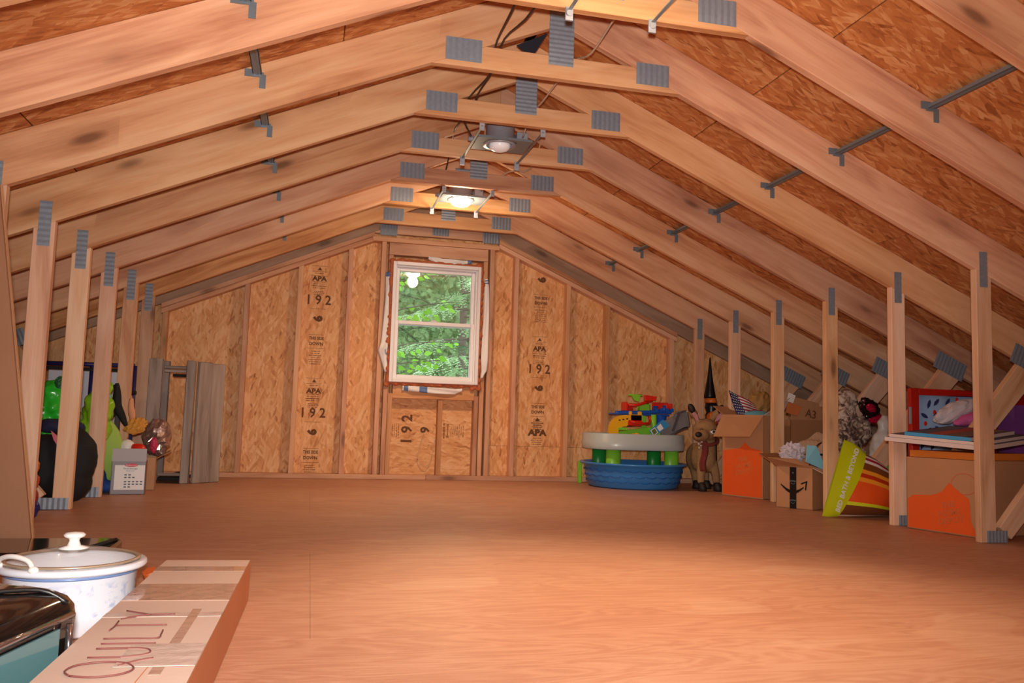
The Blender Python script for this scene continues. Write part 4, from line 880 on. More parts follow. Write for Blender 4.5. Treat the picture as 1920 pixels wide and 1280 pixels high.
crumple('tissue_paper', 'bright pink tissue paper lying above the canvases', 'paper', (2.80, 4.09, .61), (.18, .045, .04), plain('tissue_pink', hx(206, 96, 158), .7), 23, .3, rot=(0, -.25, 0))
m = MB(); m.bounds((2.55, 4.06, .001), (2.95, 4.24, .395), bev=.004); tag(P('carton', m, CARDD, base=(2.75, 4.13, 0)), 'plain carton hidden behind the canvases, holding up the tissue paper', 'box')
PU = plain('purple_bag', hx(122, 62, 138), .55, 0, .06, 8)
pg = T('gift_bag', 'purple paper gift bag with white string handles at the right edge', 'bag', (3.3, 4.18, 0))
m = MB(); m.ring([[V((x, y, z)) for x, y in ((3.08, 4.12), (3.42, 4.12), (3.42, 4.24), (3.08, 4.24))] for z in (.001, .69)], 0, smooth=False); P('paper_body', m, PU, pg)
for dx in (0, .04):
    m = MB(); m.tube([(3.15+dx, 4.115, .52), (3.153+dx*1.3, 4.11, .64), (3.16+dx*1.8, 4.115, .75)], .003, 6); P('string_handle', m, WHITE, pg)
m = MB(); m.ell((3.33, 4.18, .70), (.08, .05, .03)); tag(P('cloth', m, plain('blue_cloth', hx(70, 90, 150), .8, 0, .2, 20), base=(3.33, 4.18, .68)), 'blue cloth on top of the purple gift bag', 'cloth')
m = MB(); m.bounds((3.12, 4.30, .001), (3.75, 4.34, .78), bev=.004); tag(P('framed_panel', m, RF, base=(3.4, 4.32, 0)), 'second red frame behind the purple gift bag', 'frame')

# ------------------------------------------------------------ left side storage
GALL = 0
# weathered wooden frame: two plank ends joined by rails
wfm = T('wooden_rack', 'weathered grey wooden rack of two upright plank ends joined by rails, by the gable wall', 'rack', (-1.85, 6.25, 0))
def plank(m, x0, x1, y, z1, t=.028, yaw=0, nm='plank', lab=None):
    c = V(((x0+x1)/2, y, z1/2+.001)); mm = MB(); 
    me = None; mm.box((0, 0, 0), (z1, t, x1-x0), bev=.004)
    b = bpy.data.meshes.new(nm); mm.b.to_mesh(b); mm.b.free(); b.materials.append(GREYW); o = place(nm, b, wfm, c-W[wfm]); o.rotation_euler = (0, pi/2, 0) if not yaw else Euler((0, pi/2, 0)).to_matrix().to_euler()
    if yaw: o.rotation_euler = (M.Rotation(yaw, 3, 'Z') @ M.Rotation(pi/2, 3, 'Y')).to_euler()
    return o
plank(0, -2.075, -1.985, 6.15, .855)
plank(0, -1.835, -1.775, 6.17, .85, t=.04)
plank(0, -1.775, -1.665, 6.22, .845, yaw=.75); plank(0, -1.70, -1.585, 6.30, .84, yaw=.75)
plank(0, -2.075, -1.985, 6.44, .855)
for z, y in ((.80, 6.17), (.775, 6.19), (.062, 6.17)):
    m = MB(); m.bounds((-1.985, y, z-.010), (-1.835, y+.03, z+.010), bev=.003); P('rail', m, GREYW, wfm)
m = MB(); m.bounds((-1.93, 6.20, .735), (-1.84, 6.23, .755), bev=.003); P('dark_bracket', m, BLACKM, wfm)
m = MB(); m.bounds((-1.985, 6.19, .02), (-1.80, 6.50, .04)); P('bottom_shelf', m, BLACKM, wfm)
m = MB(); m.ell((-1.85, 6.28, .058), (.05, .04, .016)); tag(P('dark_cloth', m, BLACKM, base=(-1.85, 6.28, .042)), 'small dark cloth on the bottom shelf of the weathered rack', 'cloth')
# navy tubular frame with white panels behind
NVT = plain('navy_tube', hx(36, 34, 92), .4)
nv = T('tube_frame', 'navy blue tubular steel frame standing behind the left posts', 'frame', (-2.4, 6.0, 0))
for a, b in (((-2.78, 6.0, .785), (-2.14, 6.0, .790)), ((-2.78, 6.0, 0), (-2.78, 6.0, .785)), ((-2.14, 6.0, 0), (-2.14, 6.0, .790)), ((-2.40, 6.0, .0), (-2.40, 6.0, .785))):
    m = MB(); m.cyl(a, b, .015, n=12); P('tube', m, NVT, nv)
m = MB(); m.bounds((-2.78, 5.975, .745), (-2.15, 5.985, .765)); P('crossbar', m, BLACKM, nv)
m = MB(); m.cyl((-2.19, 5.97, .0), (-2.19, 5.97, .74), .008, n=8); m2 = P('rod', m, BLACKM, nv)
m = MB(); m.bounds((-2.20, 5.95, .60), (-2.12, 6.02, .625), bev=.004); P('clamp', m, BLACKM, nv)
WP = plain('white_panel', hx(206, 214, 226), .5)
for x0, x1, lab in ((-2.74, -2.60, 'leftmost white panel behind the navy frame'), (-2.55, -2.43, 'middle white panel behind the navy frame'), (-2.38, -2.215, 'rightmost white panel behind the navy frame')):
    m = MB(); m.bounds((x0, 6.28, .001), (x1, 6.30, .775), bev=.003); tag(P('board', m, WP, base=((x0+x1)/2, 6.29, 0)), lab, 'board', 'white boards behind the navy frame')
# heap of soft things
def blobs(name, lab, cat, els, mat, vs=.013, noise=0, ns=.05, base=None):
    m = MB()
    for e in els: m.ell(*e)
    b = base or (els[0][0][0], els[0][0][1], 0)
    o = P(name, m, mat, base=b); mod_remesh(o, vs)
    if noise: mod_noise(o, noise, ns)
    return tag(o, lab, cat)
BG = plastic('emerald_bag', hx(44, 190, 50), .25); LM = plastic('lime_bag', hx(140, 200, 40), .3)
blobs('plastic_bag', 'emerald green plastic bag between the two nearest left posts', 'bag', [((-2.36, 5.0, .50), (.11, .09, .10)), ((-2.33, 4.98, .60), (.07, .06, .05)), ((-2.36, 5.0, .36), (.12, .10, .12))], BG, noise=.05)
blobs('plastic_bag', 'lime green plastic bag between the second and third left posts', 'bag', [((-2.20, 5.38, .50), (.09, .07, .11)), ((-2.18, 5.36, .62), (.06, .05, .055)), ((-2.22, 5.40, .38), (.09, .08, .12))], LM, noise=.05)
crumple('foil_scrap', 'dark green crumpled peak on top of the emerald bag', 'wrapping', (-2.30, 4.94, .635), (.03, .03, .035), plain('pine_green', hx(40, 100, 60), .5), 3, .5)
m = MB(); m.box((-2.17, 5.28, .575), (.10, .02, .022), bev=.004); tag(P('strap', m, plain('pale_cyan', hx(120, 206, 220), .4), base=(-2.17, 5.28, .56)), 'pale cyan band across the lime green bag', 'strap')
blobs('trash_bag', 'big black stuffed bag between the nearest left posts', 'bag', [((-2.185, 4.78, .24), (.135, .09, .17)), ((-2.19, 4.78, .12), (.12, .09, .11)), ((-2.32, 4.78, .2), (.10, .08, .17))], BLACKM, noise=.02, ns=.08)
blobs('cloth', 'dark navy cloth lying above the black bag', 'cloth', [((-2.30, 4.86, .405), (.09, .06, .04)), ((-2.20, 4.86, .40), (.06, .05, .035))], plain('dark_navy', hx(30, 34, 66), .8), noise=.02)
m = MB(); m.slab([(-2.255, 4.665, .385), (-2.225, 4.665, .36), (-2.17, 4.665, .30), (-2.165, 4.665, .255), (-2.20, 4.665, .28), (-2.24, 4.665, .34)], .01); tag(P('ribbon', m, plain('salmon_pink', hx(216, 110, 122), .6), base=(-2.2, 4.67, .255)), 'salmon pink ribbon across the black bag', 'ribbon')
blobs('cushion', 'small bright yellow cushion left of the black bag', 'cushion', [((-2.40, 4.72, .315), (.055, .04, .05))], plain('bright_yellow', hx(232, 190, 40), .6))
blobs('cushion', 'small purple cushion under the yellow one', 'cushion', [((-2.41, 4.74, .21), (.05, .04, .05))], plain('violet', hx(92, 70, 130), .7))
m = MB(); m.ell((-2.235, 5.50, .24), (.16, .05, .22), nu=24, nv=14); tag(P('disc_cushion', m, plain('lime_cushion', hx(160, 196, 84), .7), base=(-2.235, 5.50, .02)), 'round lime green cushion standing behind the third left post', 'cushion')
blobs('cloth', 'pale aqua cloth on the floor behind the third left post', 'cloth', [((-2.22, 5.06, .13), (.09, .05, .12))], plain('pale_aqua', hx(150, 210, 214), .7), noise=.02)
blobs('cloth', 'blue cloth heaped on the floor left of the grey box', 'cloth', [((-2.20, 5.42, .09), (.06, .05, .09)), ((-2.14, 5.46, .04), (.05, .05, .04))], plain('mid_blue', hx(40, 76, 150), .7), noise=.02)
crumple('cloth', 'olive green crumpled cloth over the round lime cushion', 'cloth', (-2.27, 5.42, .42), (.10, .05, .06), plain('olive', hx(128, 142, 84), .8), 31, .4)
# storage box
GBX = plain('box_grey', hx(142, 140, 146), .5); GBL = plain('box_light', hx(184, 182, 184), .5)
gb = T('storage_box', 'grey carton with white label and red badge, its lid flap raised', 'box', (-2.0, 5.5, 0))
pg_ = V((-2.105, 5.36, .001)); ug = V((.185, .03, 0)); vg = V((-.03, .20, 0)); hg = .195
crate(gb, pg_, ug, vg, hg, GBX)
zg = V((0, 0, hg)); m = MB(); m.slab([pg_+zg, pg_+ug+zg, pg_+ug+zg+V((-.0, -.01, .075)), pg_+zg+V((.003, -.01, .075))], .004); P('lid_flap', m, GBL, gb, 'light grey raised flap')
decal('side_print', gb, pg_+ug, pg_+ug+vg, pg_+ug+zg, [(.0, .0), (1, 0), (1, 1), (0, 1)], plain('brick_brown', hx(176, 96, 62), .6), .0012, 'reddish brown side')
Gd = pg_+zg; decal('label', gb, pg_, pg_+ug, Gd, [(.10, .14), (.97, .14), (.97, .88), (.10, .88)], WHITE, .0012, 'white label')
ng = ug.cross(V((0, 0, 1))).normalized()
m = MB(); m.ring([[pg_+ug*.57+V((0, 0, .172))+ng*q+ug.normalized()*math.cos(a)*.036+V((0, 0, math.sin(a)*.010)) for a in [2*pi*i/20 for i in range(20)]] for q in (.0018, .0032)], smooth=False); P('badge', m, plain('badge_red', hx(206, 40, 60), .5), gb, 'red oval badge')
def gtxt(s, sx, z, size, mat=None): text('label_text', s, size, mat or plain('label_ink', hx(96, 96, 110), .6), gb, pg_+ug*sx+V((0, 0, z))+ng*.0036, ug, (0, 0, 1))
gtxt('Rubbermaid', .57, .172, .012, WHITE); INKL = plain('label_ink2', hx(90, 90, 104), .6); gtxt('Food Storage', .55, .152, .014, INKL); gtxt('20 piece set', .55, .139, .009, INKL)
m = MB()
for rr_, n_ in ((.115, 2), (.100, 3), (.075, 5), (.060, 5), (.044, 2)):
    for i in range(n_): c0 = pg_+ug*(.42+.115*i)+V((0, 0, rr_))+ng*.0020; m.box(c0, (.013, .001, .007), rz=math.atan2(ug.y, ug.x))
P('label_icons', m, INKL, gb, kind='stuff')
m = MB(); m.bounds((-1.90, 5.62, .001), (-1.885, 5.85, .19)) 
b3 = T('cardboard_box', 'small brown carton behind the grey storage box, filled with crumpled foil', 'box', (-1.97, 5.75, 0)); m.b.free()
crate(b3, (-2.06, 5.64, .001), (.15, .02, 0), (-.03, .22, 0), .20, CARD)
m = MB(); m.slab([(-1.91, 5.66, .20), (-1.93, 5.86, .20), (-1.86, 5.88, .245), (-1.84, 5.68, .24)], .004); P('flap', m, CARDD, b3)
SF = plain('silver_foil', hx(190, 170, 160), .22, .8, .25, 25, .5)
crumple('foil', 'crumpled silvery brown foil heaped behind the grey storage box', 'wrapping', (-1.94, 5.80, .33), (.085, .06, .115), SF, 41, .45)
m = MB(); m.ell((-2.06, 5.52, .265), (.05, .045, .055), mi=0); o = P('ball_half', m, WHITE, base=(-2.06, 5.52, .21)); tag(o, 'white rounded toy in the grey storage box, beside the red one', 'toy')
blobs('soft_toy', 'bright red rounded toy in the grey storage box', 'toy', [((-1.985, 5.50, .255), (.045, .04, .045)), ((-2.01, 5.50, .27), (.03, .03, .03))], RED, base=(-1.985, 5.50, .2))
MAG = plain('magenta', hx(190, 40, 90), .5); crumple('wrapping', 'magenta and white crumpled wrapper against the silvery foil', 'wrapping', (-1.925, 5.62, .285), (.022, .02, .045), MAG, 44, .5)
crumple('plush_leaf', 'mustard yellow crumpled leaf shape sticking up behind the grey box', 'decoration', (-2.03, 5.60, .40), (.062, .03, .045), plain('mustard', hx(214, 152, 62), .8), 52, .7, freq=7, rot=(0, -.3, 0))
blobs('plush_leaf', 'peach coloured plush strip above the mustard one', 'toy', [((-2.075, 5.63, .52), (.022, .02, .075)), ((-2.06, 5.63, .46), (.022, .02, .05))], plain('peach', hx(226, 158, 116), .8), base=(-2.075, 5.63, .41))
# black handled tool
ht = T('handled_tool', 'black bar with looped black handle and strap sticking up behind the grey box', 'tool', (-2.13, 5.60, .0))
m = MB(); m.bounds((-2.155, 5.585, .20), (-2.125, 5.61, .47), bev=.004); P('bar', m, plain('black_bar', hx(52, 50, 54), .5), ht)
m = MB(); m.tube([(-2.21, 5.57, .50), (-2.215, 5.57, .58), (-2.19, 5.57, .625), (-2.155, 5.57, .64), (-2.135, 5.57, .60), (-2.14, 5.57, .53), (-2.15, 5.57, .47), (-2.19, 5.57, .455)], .011, 8); P('loop_handle', m, BLACKM, ht)
m = MB(); m.tube([(-2.15, 5.56, .66), (-2.145, 5.56, .60), (-2.14, 5.56, .52), (-2.11, 5.56, .46), (-2.08, 5.56, .40)], lambda t: .010+.018*math.sin(pi*t), 8); P('strap', m, BLACKM, ht)
crumple('toy', 'dark red crumpled pouch beside the black looped handle', 'pouch', (-2.20, 5.54, .49), (.03, .025, .06), plain('dark_red', hx(110, 26, 36), .6), 47, .3)
blobs('cloth', 'cream cloth hanging below the black looped handle', 'cloth', [((-2.195, 5.64, .36), (.03, .02, .09)), ((-2.19, 5.64, .27), (.04, .02, .05))], plain('cream_cloth', hx(206, 200, 182), .8), base=(-2.19, 5.64, .22))
# tall flat cardboard at far left
tc_ = T('flat_carton', 'tall flat brown carton leaning at the left edge, sealed with shiny clear tape', 'box', (-2.2, 3.27, 0))
a, b, c, d = V((-1.908, 3.28, .035)), V((-2.108, 3.28, 1.30)), V((-2.80, 3.28, 1.19)), V((-2.60, 3.28, -.0+.002))
d = V((-2.30, 3.28, .002)); e = V((-2.62, 3.28, .002))
CARDF = cardmat('cardboard_flat', hx(158, 112, 82))
m = MB(); m.slab([a, d, e, V((-2.80, 3.28, 1.02)), V((-2.5, 3.28, 1.15)), b], -.055) if 0 else m.slab([b, V((-2.62, 3.28, 1.06)), e, d, a], .018); P('carton_body', m, CARDF, tc_)
t_ = plain('clear_tape', hx(206, 160, 120), .12, 0, .1, 30, .3, coat=.6)
m = MB(); n_ = (b-a).normalized(); s_ = V((-.0, 0, 0))
m.slab([b+V((.0015, 0, 0))+V((-.035, -.0565+.055, .0)), a+V((-.035, -.0015, .0)), a+V((.001, -.0015, .0)), b+V((.001, -.0015, 0))], -.0006)
P('edge_tape', m, t_, tc_)
m = MB(); m.slab([b+V((.0016, 0, 0)), a+V((.0016, 0, 0)), a+V((.0016, .018, 0)), b+V((.0016, .018, 0))], .0006); P('edge_tape', m, t_, tc_)
# hanging bits beside it
hb = T('hanging_cord', 'bundle of cords and coloured scraps hanging beside the leaning flat carton', 'cord', (-2.2, 4.3, .02))
m = MB(); m.box((-2.245, 4.30, .465), (.03, .02, .02), bev=.003); P('clip', m, CANM, hb)
m = MB(); m.tube([(-2.245, 4.30, .46), (-2.25, 4.29, .35), (-2.23, 4.28, .25), (-2.22, 4.28, .16), (-2.21, 4.28, .05)], .006, 8); P('cord', m, plain('grey_cord', hx(110, 96, 92), .6), hb)
for z, mt, r in ((.235, ORP, .022), (.17, plain('rust', hx(176, 70, 40), .6), .026), (.10, plain('brick', hx(150, 40, 44), .6), .026), (.045, NVT, .034)):
    crumple('scrap', '', None, (-2.20, 4.25, z), (r, r, r*1.3), mt, int(z*1000), .4, parent=hb, nu=12, nv=8)

# ------------------------------------------------------------ foreground
GL = plain('gloss_black', hx(20, 17, 16), .12, 0, 0, 20, 0, coat=.5)
m = MB()
def rr_prism(m, x0, x1, y0, y1, z0, z1, r, n=6, mi=0):
    pts = []
    for cx, cy, a0 in ((x1-r, y1-r, 0), (x0+r, y1-r, pi/2), (x0+r, y0+r, pi), (x1-r, y0+r, 1.5*pi)):
        pts += [(cx+r*math.cos(a0+pi/2*i/n), cy+r*math.sin(a0+pi/2*i/n)) for i in range(n+1)]
    cx, cy = (x0+x1)/2, (y0+y1)/2
    lv = [(z0, .97), (z0+.004, 1), (z1-.006, 1), (z1, .985)]
    m.ring([[V((cx+(x-cx)*k, cy+(y-cy)*k, z)) for x, y in pts] for z, k in lv], mi)
dt = T('glossy_tray', 'flat glossy black tray on the floor behind the white pot', 'tray', (-1.9, 3.2, 0))
rr_prism(m, -2.45, -1.60, 2.92, 3.23, .001, .058, .05); P('tray_base', m, GL, dt)
m = MB(); m.tube([(-1.66, 2.99, .062), (-1.615, 3.16, .062)], .007, 8); P('rim_bar', m, BLACKM, dt)
# white pot
EN = plain('white_enamel', hx(226, 230, 240), .18, coat=.5)
t = NT('pot_enamel'); tcn = t.n('TexCoord'); sp_ = t.n('SeparateXYZ'); t.l(tcn.outputs['Object'], sp_.inputs[0]); nz = t.noise(t.coord((1, 1, 1), rnd=False), 22, 4, .6, .5)
bd = t.ramp(sp_.outputs[2], [(.03, (0, 0, 0)), (.05, (1, 1, 1)), (.115, (1, 1, 1)), (.135, (0, 0, 0))]); sc_ = t.ramp(nz, [(.52, (0, 0, 0)), (.60, (1, 1, 1))])
t.l(t.mix(t.math('MULTIPLY', t.math('MULTIPLY', bd, sc_), .45), hx(226, 230, 240), hx(110, 140, 206)), t.b.inputs['Base Color']); t.b.inputs['Roughness'].default_value = .2; t.b.inputs['Coat Weight'].default_value = .4; POTM = t.m
px_, py_ = -1.516, 2.20
pt = T('slow_cooker', 'white enamel pot with faint blue pattern and glass lid in the left foreground', 'pot', (px_, py_, 0))
prof = [(0, .002), (.135, .002), (.142, .008), (.150, .05), (.153, .146), (.156, .150), (.172, .152), (.176, .158), (.174, .166), (.166, .169), (.158, .168), (.150, .160), (.147, .05), (.13, .012), (0, .012)]
m = MB(); m.lathe((px_, py_, 0), prof, 56); P('crock', m, POTM, pt)
m = MB(); m.lathe((px_, py_, 0), [(.1535, .141), (.1560, .1415), (.1562, .146), (.1535, .1475)], 56); P('blue_line', m, plain('line_blue', hx(110, 134, 180), .3), pt)
LG = NT('lid_glass'); LG.b.inputs['Base Color'].default_value = (.86, .88, .88, 1); LG.b.inputs['Roughness'].default_value = .05; LG.b.inputs['Alpha'].default_value = .38; LG.b.inputs['Coat Weight'].default_value = .6
m = MB(); m.lathe((px_, py_, 0), [(.001, .198), (.04, .197), (.09, .190), (.13, .178), (.152, .169)], 48); lid = P('glass_lid', m, LG.m, pt, 'domed glass lid')
m = MB(); m.lathe((px_, py_, 0), [(.148, .168), (.158, .170), (.160, .174), (.152, .176), (.147, .172)], 56); P('lid_rim', m, plain('rim_metal', hx(196, 176, 150), .3, .5), lid)
m = MB(); m.lathe((px_, py_, 0), [(0, .196), (.034, .1965), (.036, .199), (.016, .204), (.012, .216), (.014, .222), (.024, .226), (.026, .231), (.020, .236), (0, .238)], 24); P('knob', m, WHITE, lid, 'white knob')
m = MB(); m.tube([(px_-.145, py_-.085, .168), (px_-.135, py_-.10, .188), (px_-.10, py_-.13, .198), (px_-.06, py_-.15, .190), (px_-.045, py_-.160, .168)], .006, 10); m.ell((px_-.045, py_-.160, .170), (.012, .010, .010)); m.ell((px_-.145, py_-.085, .170), (.012, .010, .010)); P('loop_handle', m, WHITE, pt)
pt.scale = (.93, .93, .93)
m = MB(); m.tube([(-1.385, 2.44, .085), (-1.38, 2.45, .06), (-1.385, 2.46, .02)], .018, 8); tag(P('handle_grip', m, plain('dark_orange', hx(180, 84, 36), .5), base=(-1.385, 2.45, 0)), 'dark orange object showing between the white pot and the long carton', 'handle')
# toaster oven
CH = plain('chrome', hx(190, 190, 196), .12, .95)
to = T('toaster_oven', 'black toaster oven with teal glass door and chrome trim at the left edge', 'oven', (-1.55, 1.3, 0))
E0, E1 = V((-1.484, 1.27, 0)), V((-1.386, 1.68, 0)); dv = (E1-E0).normalized(); nr = V((dv.y, -dv.x, 0)); L_ = (E1-E0).length
prof = [(0.0, .012), (.010, .02), (.018, .15), (.014, .172), (0, .186), (-.03, .196), (-.10, .203), (-.26, .203), (-.32, .19), (-.33, .17), (-.33, .012)]
m = MB(); ks = [(0, 1), (.06, 1), (.5, 1), (.9, 1), (.96, .985), (.99, .95), (1.0, .90)]
m.ring([[E0+dv*(L_*k)+nr*(-.16+(q+.16)*(1 if s > .99 else s))+V((0, 0, .012+(z-.012)*s)) for q, z in prof] for k, s in ks]); P('casing', m, GL, to)
m = MB(); m.slab([E0+dv*.02+nr*.0205+V((0, 0, .03)), E0+dv*(L_*.80)+nr*.0205+V((0, 0, .03)), E0+dv*(L_*.80)+nr*.0205+V((0, 0, .142)), E0+dv*.02+nr*.0205+V((0, 0, .142))], .004)
dr = P('door', m, plain('teal_glass', hx(84, 128, 134), .12, coat=.5), to, 'teal tinted glass door')
m = MB(); a_ = E0+dv*(L_*.86)+nr*.028; m.cyl(a_+V((0, 0, .145)), a_+V((0, 0, .05)), .006); P('door_handle', m, CH, to, 'chrome bar handle')
m = MB(); m.cyl(E0+dv*.01+nr*.018+V((0, 0, .155)), E0+dv*(L_*.92)+nr*.018+V((0, 0, .155)), .006); P('chrome_trim', m, CH, to)
for k in range(9):
    m = MB(); c_ = E0+dv*(.04+.032*k)+nr*.027+V((0, 0, .046)); m.ell(c_, (.003, .005, .004), nu=8, nv=5); P('door_dot', m, WHITE, dr)
m = MB(); m.tube([E0+dv*(L_*.70)+nr*(-.10)+V((0, 0, .205)), E0+dv*(L_*.86)+nr*(-.03)+V((0, 0, .200)), E0+dv*(L_*.90)+nr*.012+V((0, 0, .176))], .004, 8); P('seam_strip', m, BLACK, to)
for k, q in ((.06, -.02), (.9, -.04), (.06, -.3), (.9, -.3)):
    m = MB(); c_ = E0+dv*(L_*k)+nr*q; m.cyl(c_+V((0, 0, .001)), c_+V((0, 0, .02)), .012); P('foot', m, BLACK, to)
# long carton
lc_ = T('long_carton', 'long low cardboard carton with handwriting and shiny tape in the left foreground', 'box', (-1.25, 1.9, 0))
T1_, T2_ = V((-1.345, 2.455, 0)), V((-1.127, 2.442, 0)); B1_, B2_ = V((-1.383, .98, 0)), V((-1.156, .97, 0)); HT = .11
CF = cardmat('carton_flash_pale', hx(210, 184, 168));  # flash gloss on the carton is put into this pale colour
m = MB(); m.slab([B1_+V((0, 0, .001)), B2_+V((0, 0, .001)), T2_+V((0, 0, .001)), T1_+V((0, 0, .001))], HT-.001); P('carton_body', m, CF, lc_)
CS = cardmat('carton_side', hx(190, 122, 84)); n2 = (T2_-B2_).cross(V((0, 0, 1))).normalized()*.0008  # same cardboard in brown, without the flash gloss painted into the body
m = MB(); m.slab([B2_+n2+V((0, 0, .002)), T2_+n2+V((0, 0, .002)), T2_+n2+V((0, 0, HT)), B2_+n2+V((0, 0, HT))], .0006); P('side_panel', m, CS, lc_)
def lp_(s, r): # s across 0..1, r along near..far
    return (B1_*(1-s)+B2_*s)*(1-r)+(T1_*(1-s)+T2_*s)*r+V((0, 0, HT))
TP = plain('packing_tape', hx(206, 170, 150), .1, 0, .08, 30, .25, coat=.8); TPL = plain('pale_tape', hx(222, 200, 188), .14, 0, .05, 30, .25, coat=.6)
for kk, (s0, s1, r0, r1, mt) in enumerate(((0, 1, .66, .78, TP), (.0, 1, .56, .585, TPL), (0, 1, .885, .93, TP), (.72, .80, .3, .60, TP), (.45, 1, .33, .42, TPL))):
    m = MB(); dz_ = V((0, 0, .0005*kk)); m.slab([lp_(s0, r0)+dz_, lp_(s1, r0)+dz_, lp_(s1, r1)+dz_, lp_(s0, r1)+dz_], .0007); P('packing_tape', m, mt, lc_)
m = MB(); m.slab([lp_(.62, .1), lp_(.63, .1), lp_(.70, .40), lp_(.695, .40)], .0006); P('seam_line', m, CS, lc_)
# handwriting strokes in box coordinates, reading from near to far
PEN = plain('marker_pen', hx(120, 66, 62), .6)
def yk(px): return px
def stroke(pts):
    m = MB(); m.tube([lp_(s, r)+V((0, 0, .0030)) for s, r in pts], .0015, 6); P('handwriting', m, PEN, lc_)
def rr2(y): return (y-.975)/(2.45-.975)
def S(*p): stroke([(s, rr2(1.41+(y-1.425)*.61)) for s, y in p])
# letters lie on their side: tops towards left (s small), baseline at s~.62
S((.22, 1.44), (.16, 1.48), (.20, 1.53), (.36, 1.555), (.52, 1.54), (.60, 1.49), (.54, 1.445), (.38, 1.425), (.22, 1.44)); S((.48, 1.52), (.58, 1.56), (.68, 1.585))          # Q
S((.22, 1.60), (.48, 1.60), (.62, 1.63), (.60, 1.67), (.48, 1.685), (.22, 1.685))      # U
S((.22, 1.735), (.42, 1.735), (.62, 1.735))                                         # I
S((.20, 1.79), (.40, 1.79), (.60, 1.79), (.61, 1.83), (.60, 1.88))                        # L
S((.18, 1.885), (.19, 1.93), (.18, 2.0)); S((.19, 1.945), (.40, 1.945), (.60, 1.945))        # T
S((.18, 2.03), (.30, 2.065), (.40, 2.085)); S((.16, 2.14), (.30, 2.105), (.40, 2.085), (.60, 2.085)) # Y

# ------------------------------------------------------------ outdoors beyond the window
gm = MB(); gm.bounds((-25, YO+.3, -3.2), (25, 40, -3.0)); structure('ground', gm, plain('forest_floor', hx(70, 80, 40), .9, 0, .3, 2), (0, 12, -3.2))
def leafmat(name, c, tr=.35):
    t = NT(name); nz = t.noise(t.coord((1, 1, 1)), 2.5, 2)
    col = t.mix(nz, tuple(x*.7 for x in c), tuple(min(1, x*1.25) for x in c)); t.l(col, t.b.inputs['Base Color']); t.b.inputs['Roughness'].default_value = .6
    tl = t.n('BsdfTranslucent'); t.l(col, tl.inputs[0]); mx = t.n('MixShader'); mx.inputs[0].default_value = tr; t.l(t.b.outputs[0], mx.inputs[1]); t.l(tl.outputs[0], mx.inputs[2])
    t.l(mx.outputs[0], t.t.nodes['Material Output'].inputs[0]); return t.m
BARK = plain('bark', hx(84, 74, 60), .9, 0, .3, 8, .5)
NEED = [leafmat('hemlock_needles', hx(150, 186, 132)), leafmat('hemlock_light', hx(178, 208, 158)), leafmat('deep_green', hx(108, 138, 92))]
MAP = leafmat('maple_leaf', hx(150, 206, 70), .5)
def tree(x, y, h, label, seed, mat, low=-2.0, spread=1.6, nb=60, needles=True):
    rr = random.Random(seed); t = T('tree', label, 'tree', (x, y, -3.0), 'trees outside the window')
    m = MB(); m.tube([(x, y, -3.0), (x+.05, y, 0), (x, y+.05, h)], lambda k: .11*(1-k*.8), 8); P('trunk', m, BARK, t)
    bm_ = MB(); f = MB()
    for i in range(nb):
        k = (i+.5)/nb; z = low+(h-low)*k; a = i*2.4+rr.uniform(-.4, .4); L = spread*(1-k*.6)*rr.uniform(.7, 1.15)
        d = V((math.cos(a), math.sin(a), 0)); pts = [V((x, y, z))+d*L*q+V((0, 0, -.30*L*q*q+.08*q)) for q in (0, .35, .7, 1.0)]
        bm_.tube(pts, lambda q: .016*(1-q*.8), 4, sub=1)
        for j in range(58):
            q = .12+.88*rr.random(); p = V((x, y, z))+d*L*q+V((0, 0, -.30*L*q*q+.08*q))
            sd = rr.choice((-1, 1)); al = sd*rr.uniform(.5, 1.2); dd = V((math.cos(a+al), math.sin(a+al), rr.uniform(-.55, .05))).normalized(); sl = rr.uniform(.10, .30)*(1.15-q*.5)
            sdv = dd.cross(V((0, 0, 1))).normalized()
            for g_ in range(7):   # needle fans: small slivers along the twig
                c0 = p+dd*sl*g_/6+V((0, 0, -.05*(g_/6)**2)); w_ = .046*(1.1-g_/8)
                for s2 in (-1, 1):
                    e2 = c0+sdv*s2*w_+dd*.022+V((0, 0, -.008)); vs = [f.b.verts.new(c0), f.b.verts.new(c0+dd*.020), f.b.verts.new(e2)]; f.b.faces.new(vs)
    P('branch', bm_, BARK, t, kind='stuff', fixn=False); P('foliage', f, mat, t, kind='stuff', fixn=False); return t
tree(.80, 9.6, 5.2, 'feathery pale green hemlock filling the middle of the window', 1, NEED[1], nb=64, spread=1.7)
tree(2.25, 9.7, 5.5, 'light green hemlock at the right side of the window', 2, NEED[1], nb=60, spread=2.0)
tree(-.35, 11.2, 5.8, 'dark green conifer at the left behind the maple twigs', 3, NEED[2], nb=50, spread=1.9)
tree(1.1, 12.0, 7.0, 'deep green conifer in the back between the two hemlocks', 5, NEED[2], nb=60, spread=2.4)
tree(3.0, 12.5, 7.0, 'tall dark conifer behind on the right', 6, NEED[2], nb=50, spread=2.2)
mp_ = T('maple_twig', 'bright lime maple branches with broad leaves at the left of the window', 'branch', (-.6, 8.1, -3.0))
m = MB(); m.tube([(-.75, 8.2, -3.0), (-.72, 8.1, 0), (-.6, 8.1, 1.4), (-.45, 8.1, 2.6)], .03, 8); P('stem', m, BARK, mp_)
rr = random.Random(8)
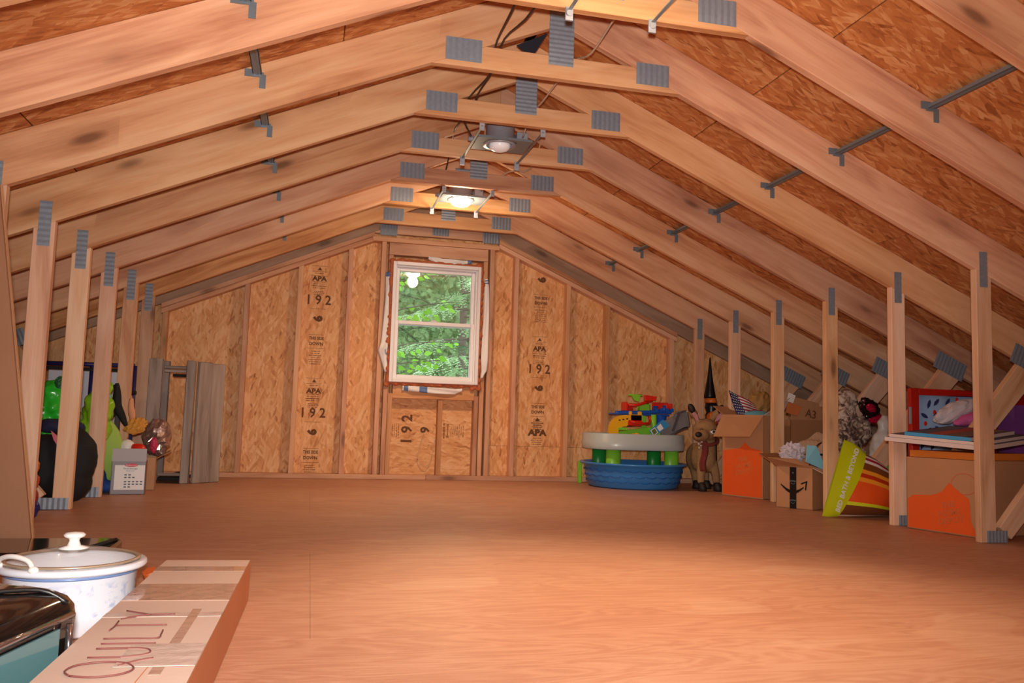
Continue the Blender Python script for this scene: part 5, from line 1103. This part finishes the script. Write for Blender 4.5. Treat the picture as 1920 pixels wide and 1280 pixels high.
for (a, b, n_) in (((-.62, 8.1, 1.35), (.30, 7.9, 1.62), 20), ((-.62, 8.1, .85), (.22, 7.9, 1.05), 22), ((-.66, 8.1, .55), (.32, 7.95, .72), 16), ((-.5, 8.1, 1.75), (.1, 7.9, 1.95), 14), ((-.5, 8.3, 1.1), (.5, 8.4, 1.28), 10), ((-.6, 8.3, .95), (-.02, 8.2, .86), 12)):
    a, b = V(a), V(b); tw = MB(); tw.tube([a, (a+b)/2+V((0, 0, .05)), b], .005, 5); P('twig', tw, BARK, mp_)
    for i in range(n_):
        q = .3+.7*i/n_; c = a+(b-a)*q+V((rr.uniform(-.03, .03), rr.uniform(-.06, .06), rr.uniform(-.09, .05))); an = rr.uniform(-1.0, .7); d = V((math.cos(an), rr.uniform(-.3, .3), math.sin(an)-.35)).normalized(); e = d.cross(V((0, -1, rr.uniform(-.8, .8)))).normalized(); L = rr.uniform(.045, .075)
        lf = MB(); lf.slab([c, c+d*L*.35+e*L*.38, c+d*L*.75+e*L*.30, c+d*L*1.25, c+d*L*.75-e*L*.30, c+d*L*.35-e*L*.38], .0006); P('leaf', lf, MAP, mp_)
hz = MB()
rr = random.Random(12)
for i in range(60000):
    c = V((rr.uniform(-3, 6.5), rr.uniform(13.5, 15.5), rr.uniform(-3, 5.8))); a = rr.uniform(0, 6.3); r_ = rr.uniform(.035, .08)
    d = V((math.cos(a), rr.uniform(-.4, .4), math.sin(a)))*r_; e = V((-math.sin(a), rr.uniform(-.4, .4), math.cos(a)))*r_*.6
    vs = [hz.b.verts.new(p) for p in (c-d, c+e, c+d, c-e)]; hz.b.faces.new(vs)
structure('hillside', MB().slab([(-12, 16.5, -3.2), (14, 16.5, -3.2), (14, 22, 9), (-12, 22, 9)], .2), plain('hill_green', hx(88, 112, 62), .95, 0, .4, 3, .5), (0, 17, -3.2))
o = P('woodland_foliage', hz, leafmat('woodland_green', hx(116, 142, 88)), base=(1.5, 14, -3), kind='stuff', fixn=False); tag(o, 'dense dark green woodland foliage far behind the window trees', 'foliage')
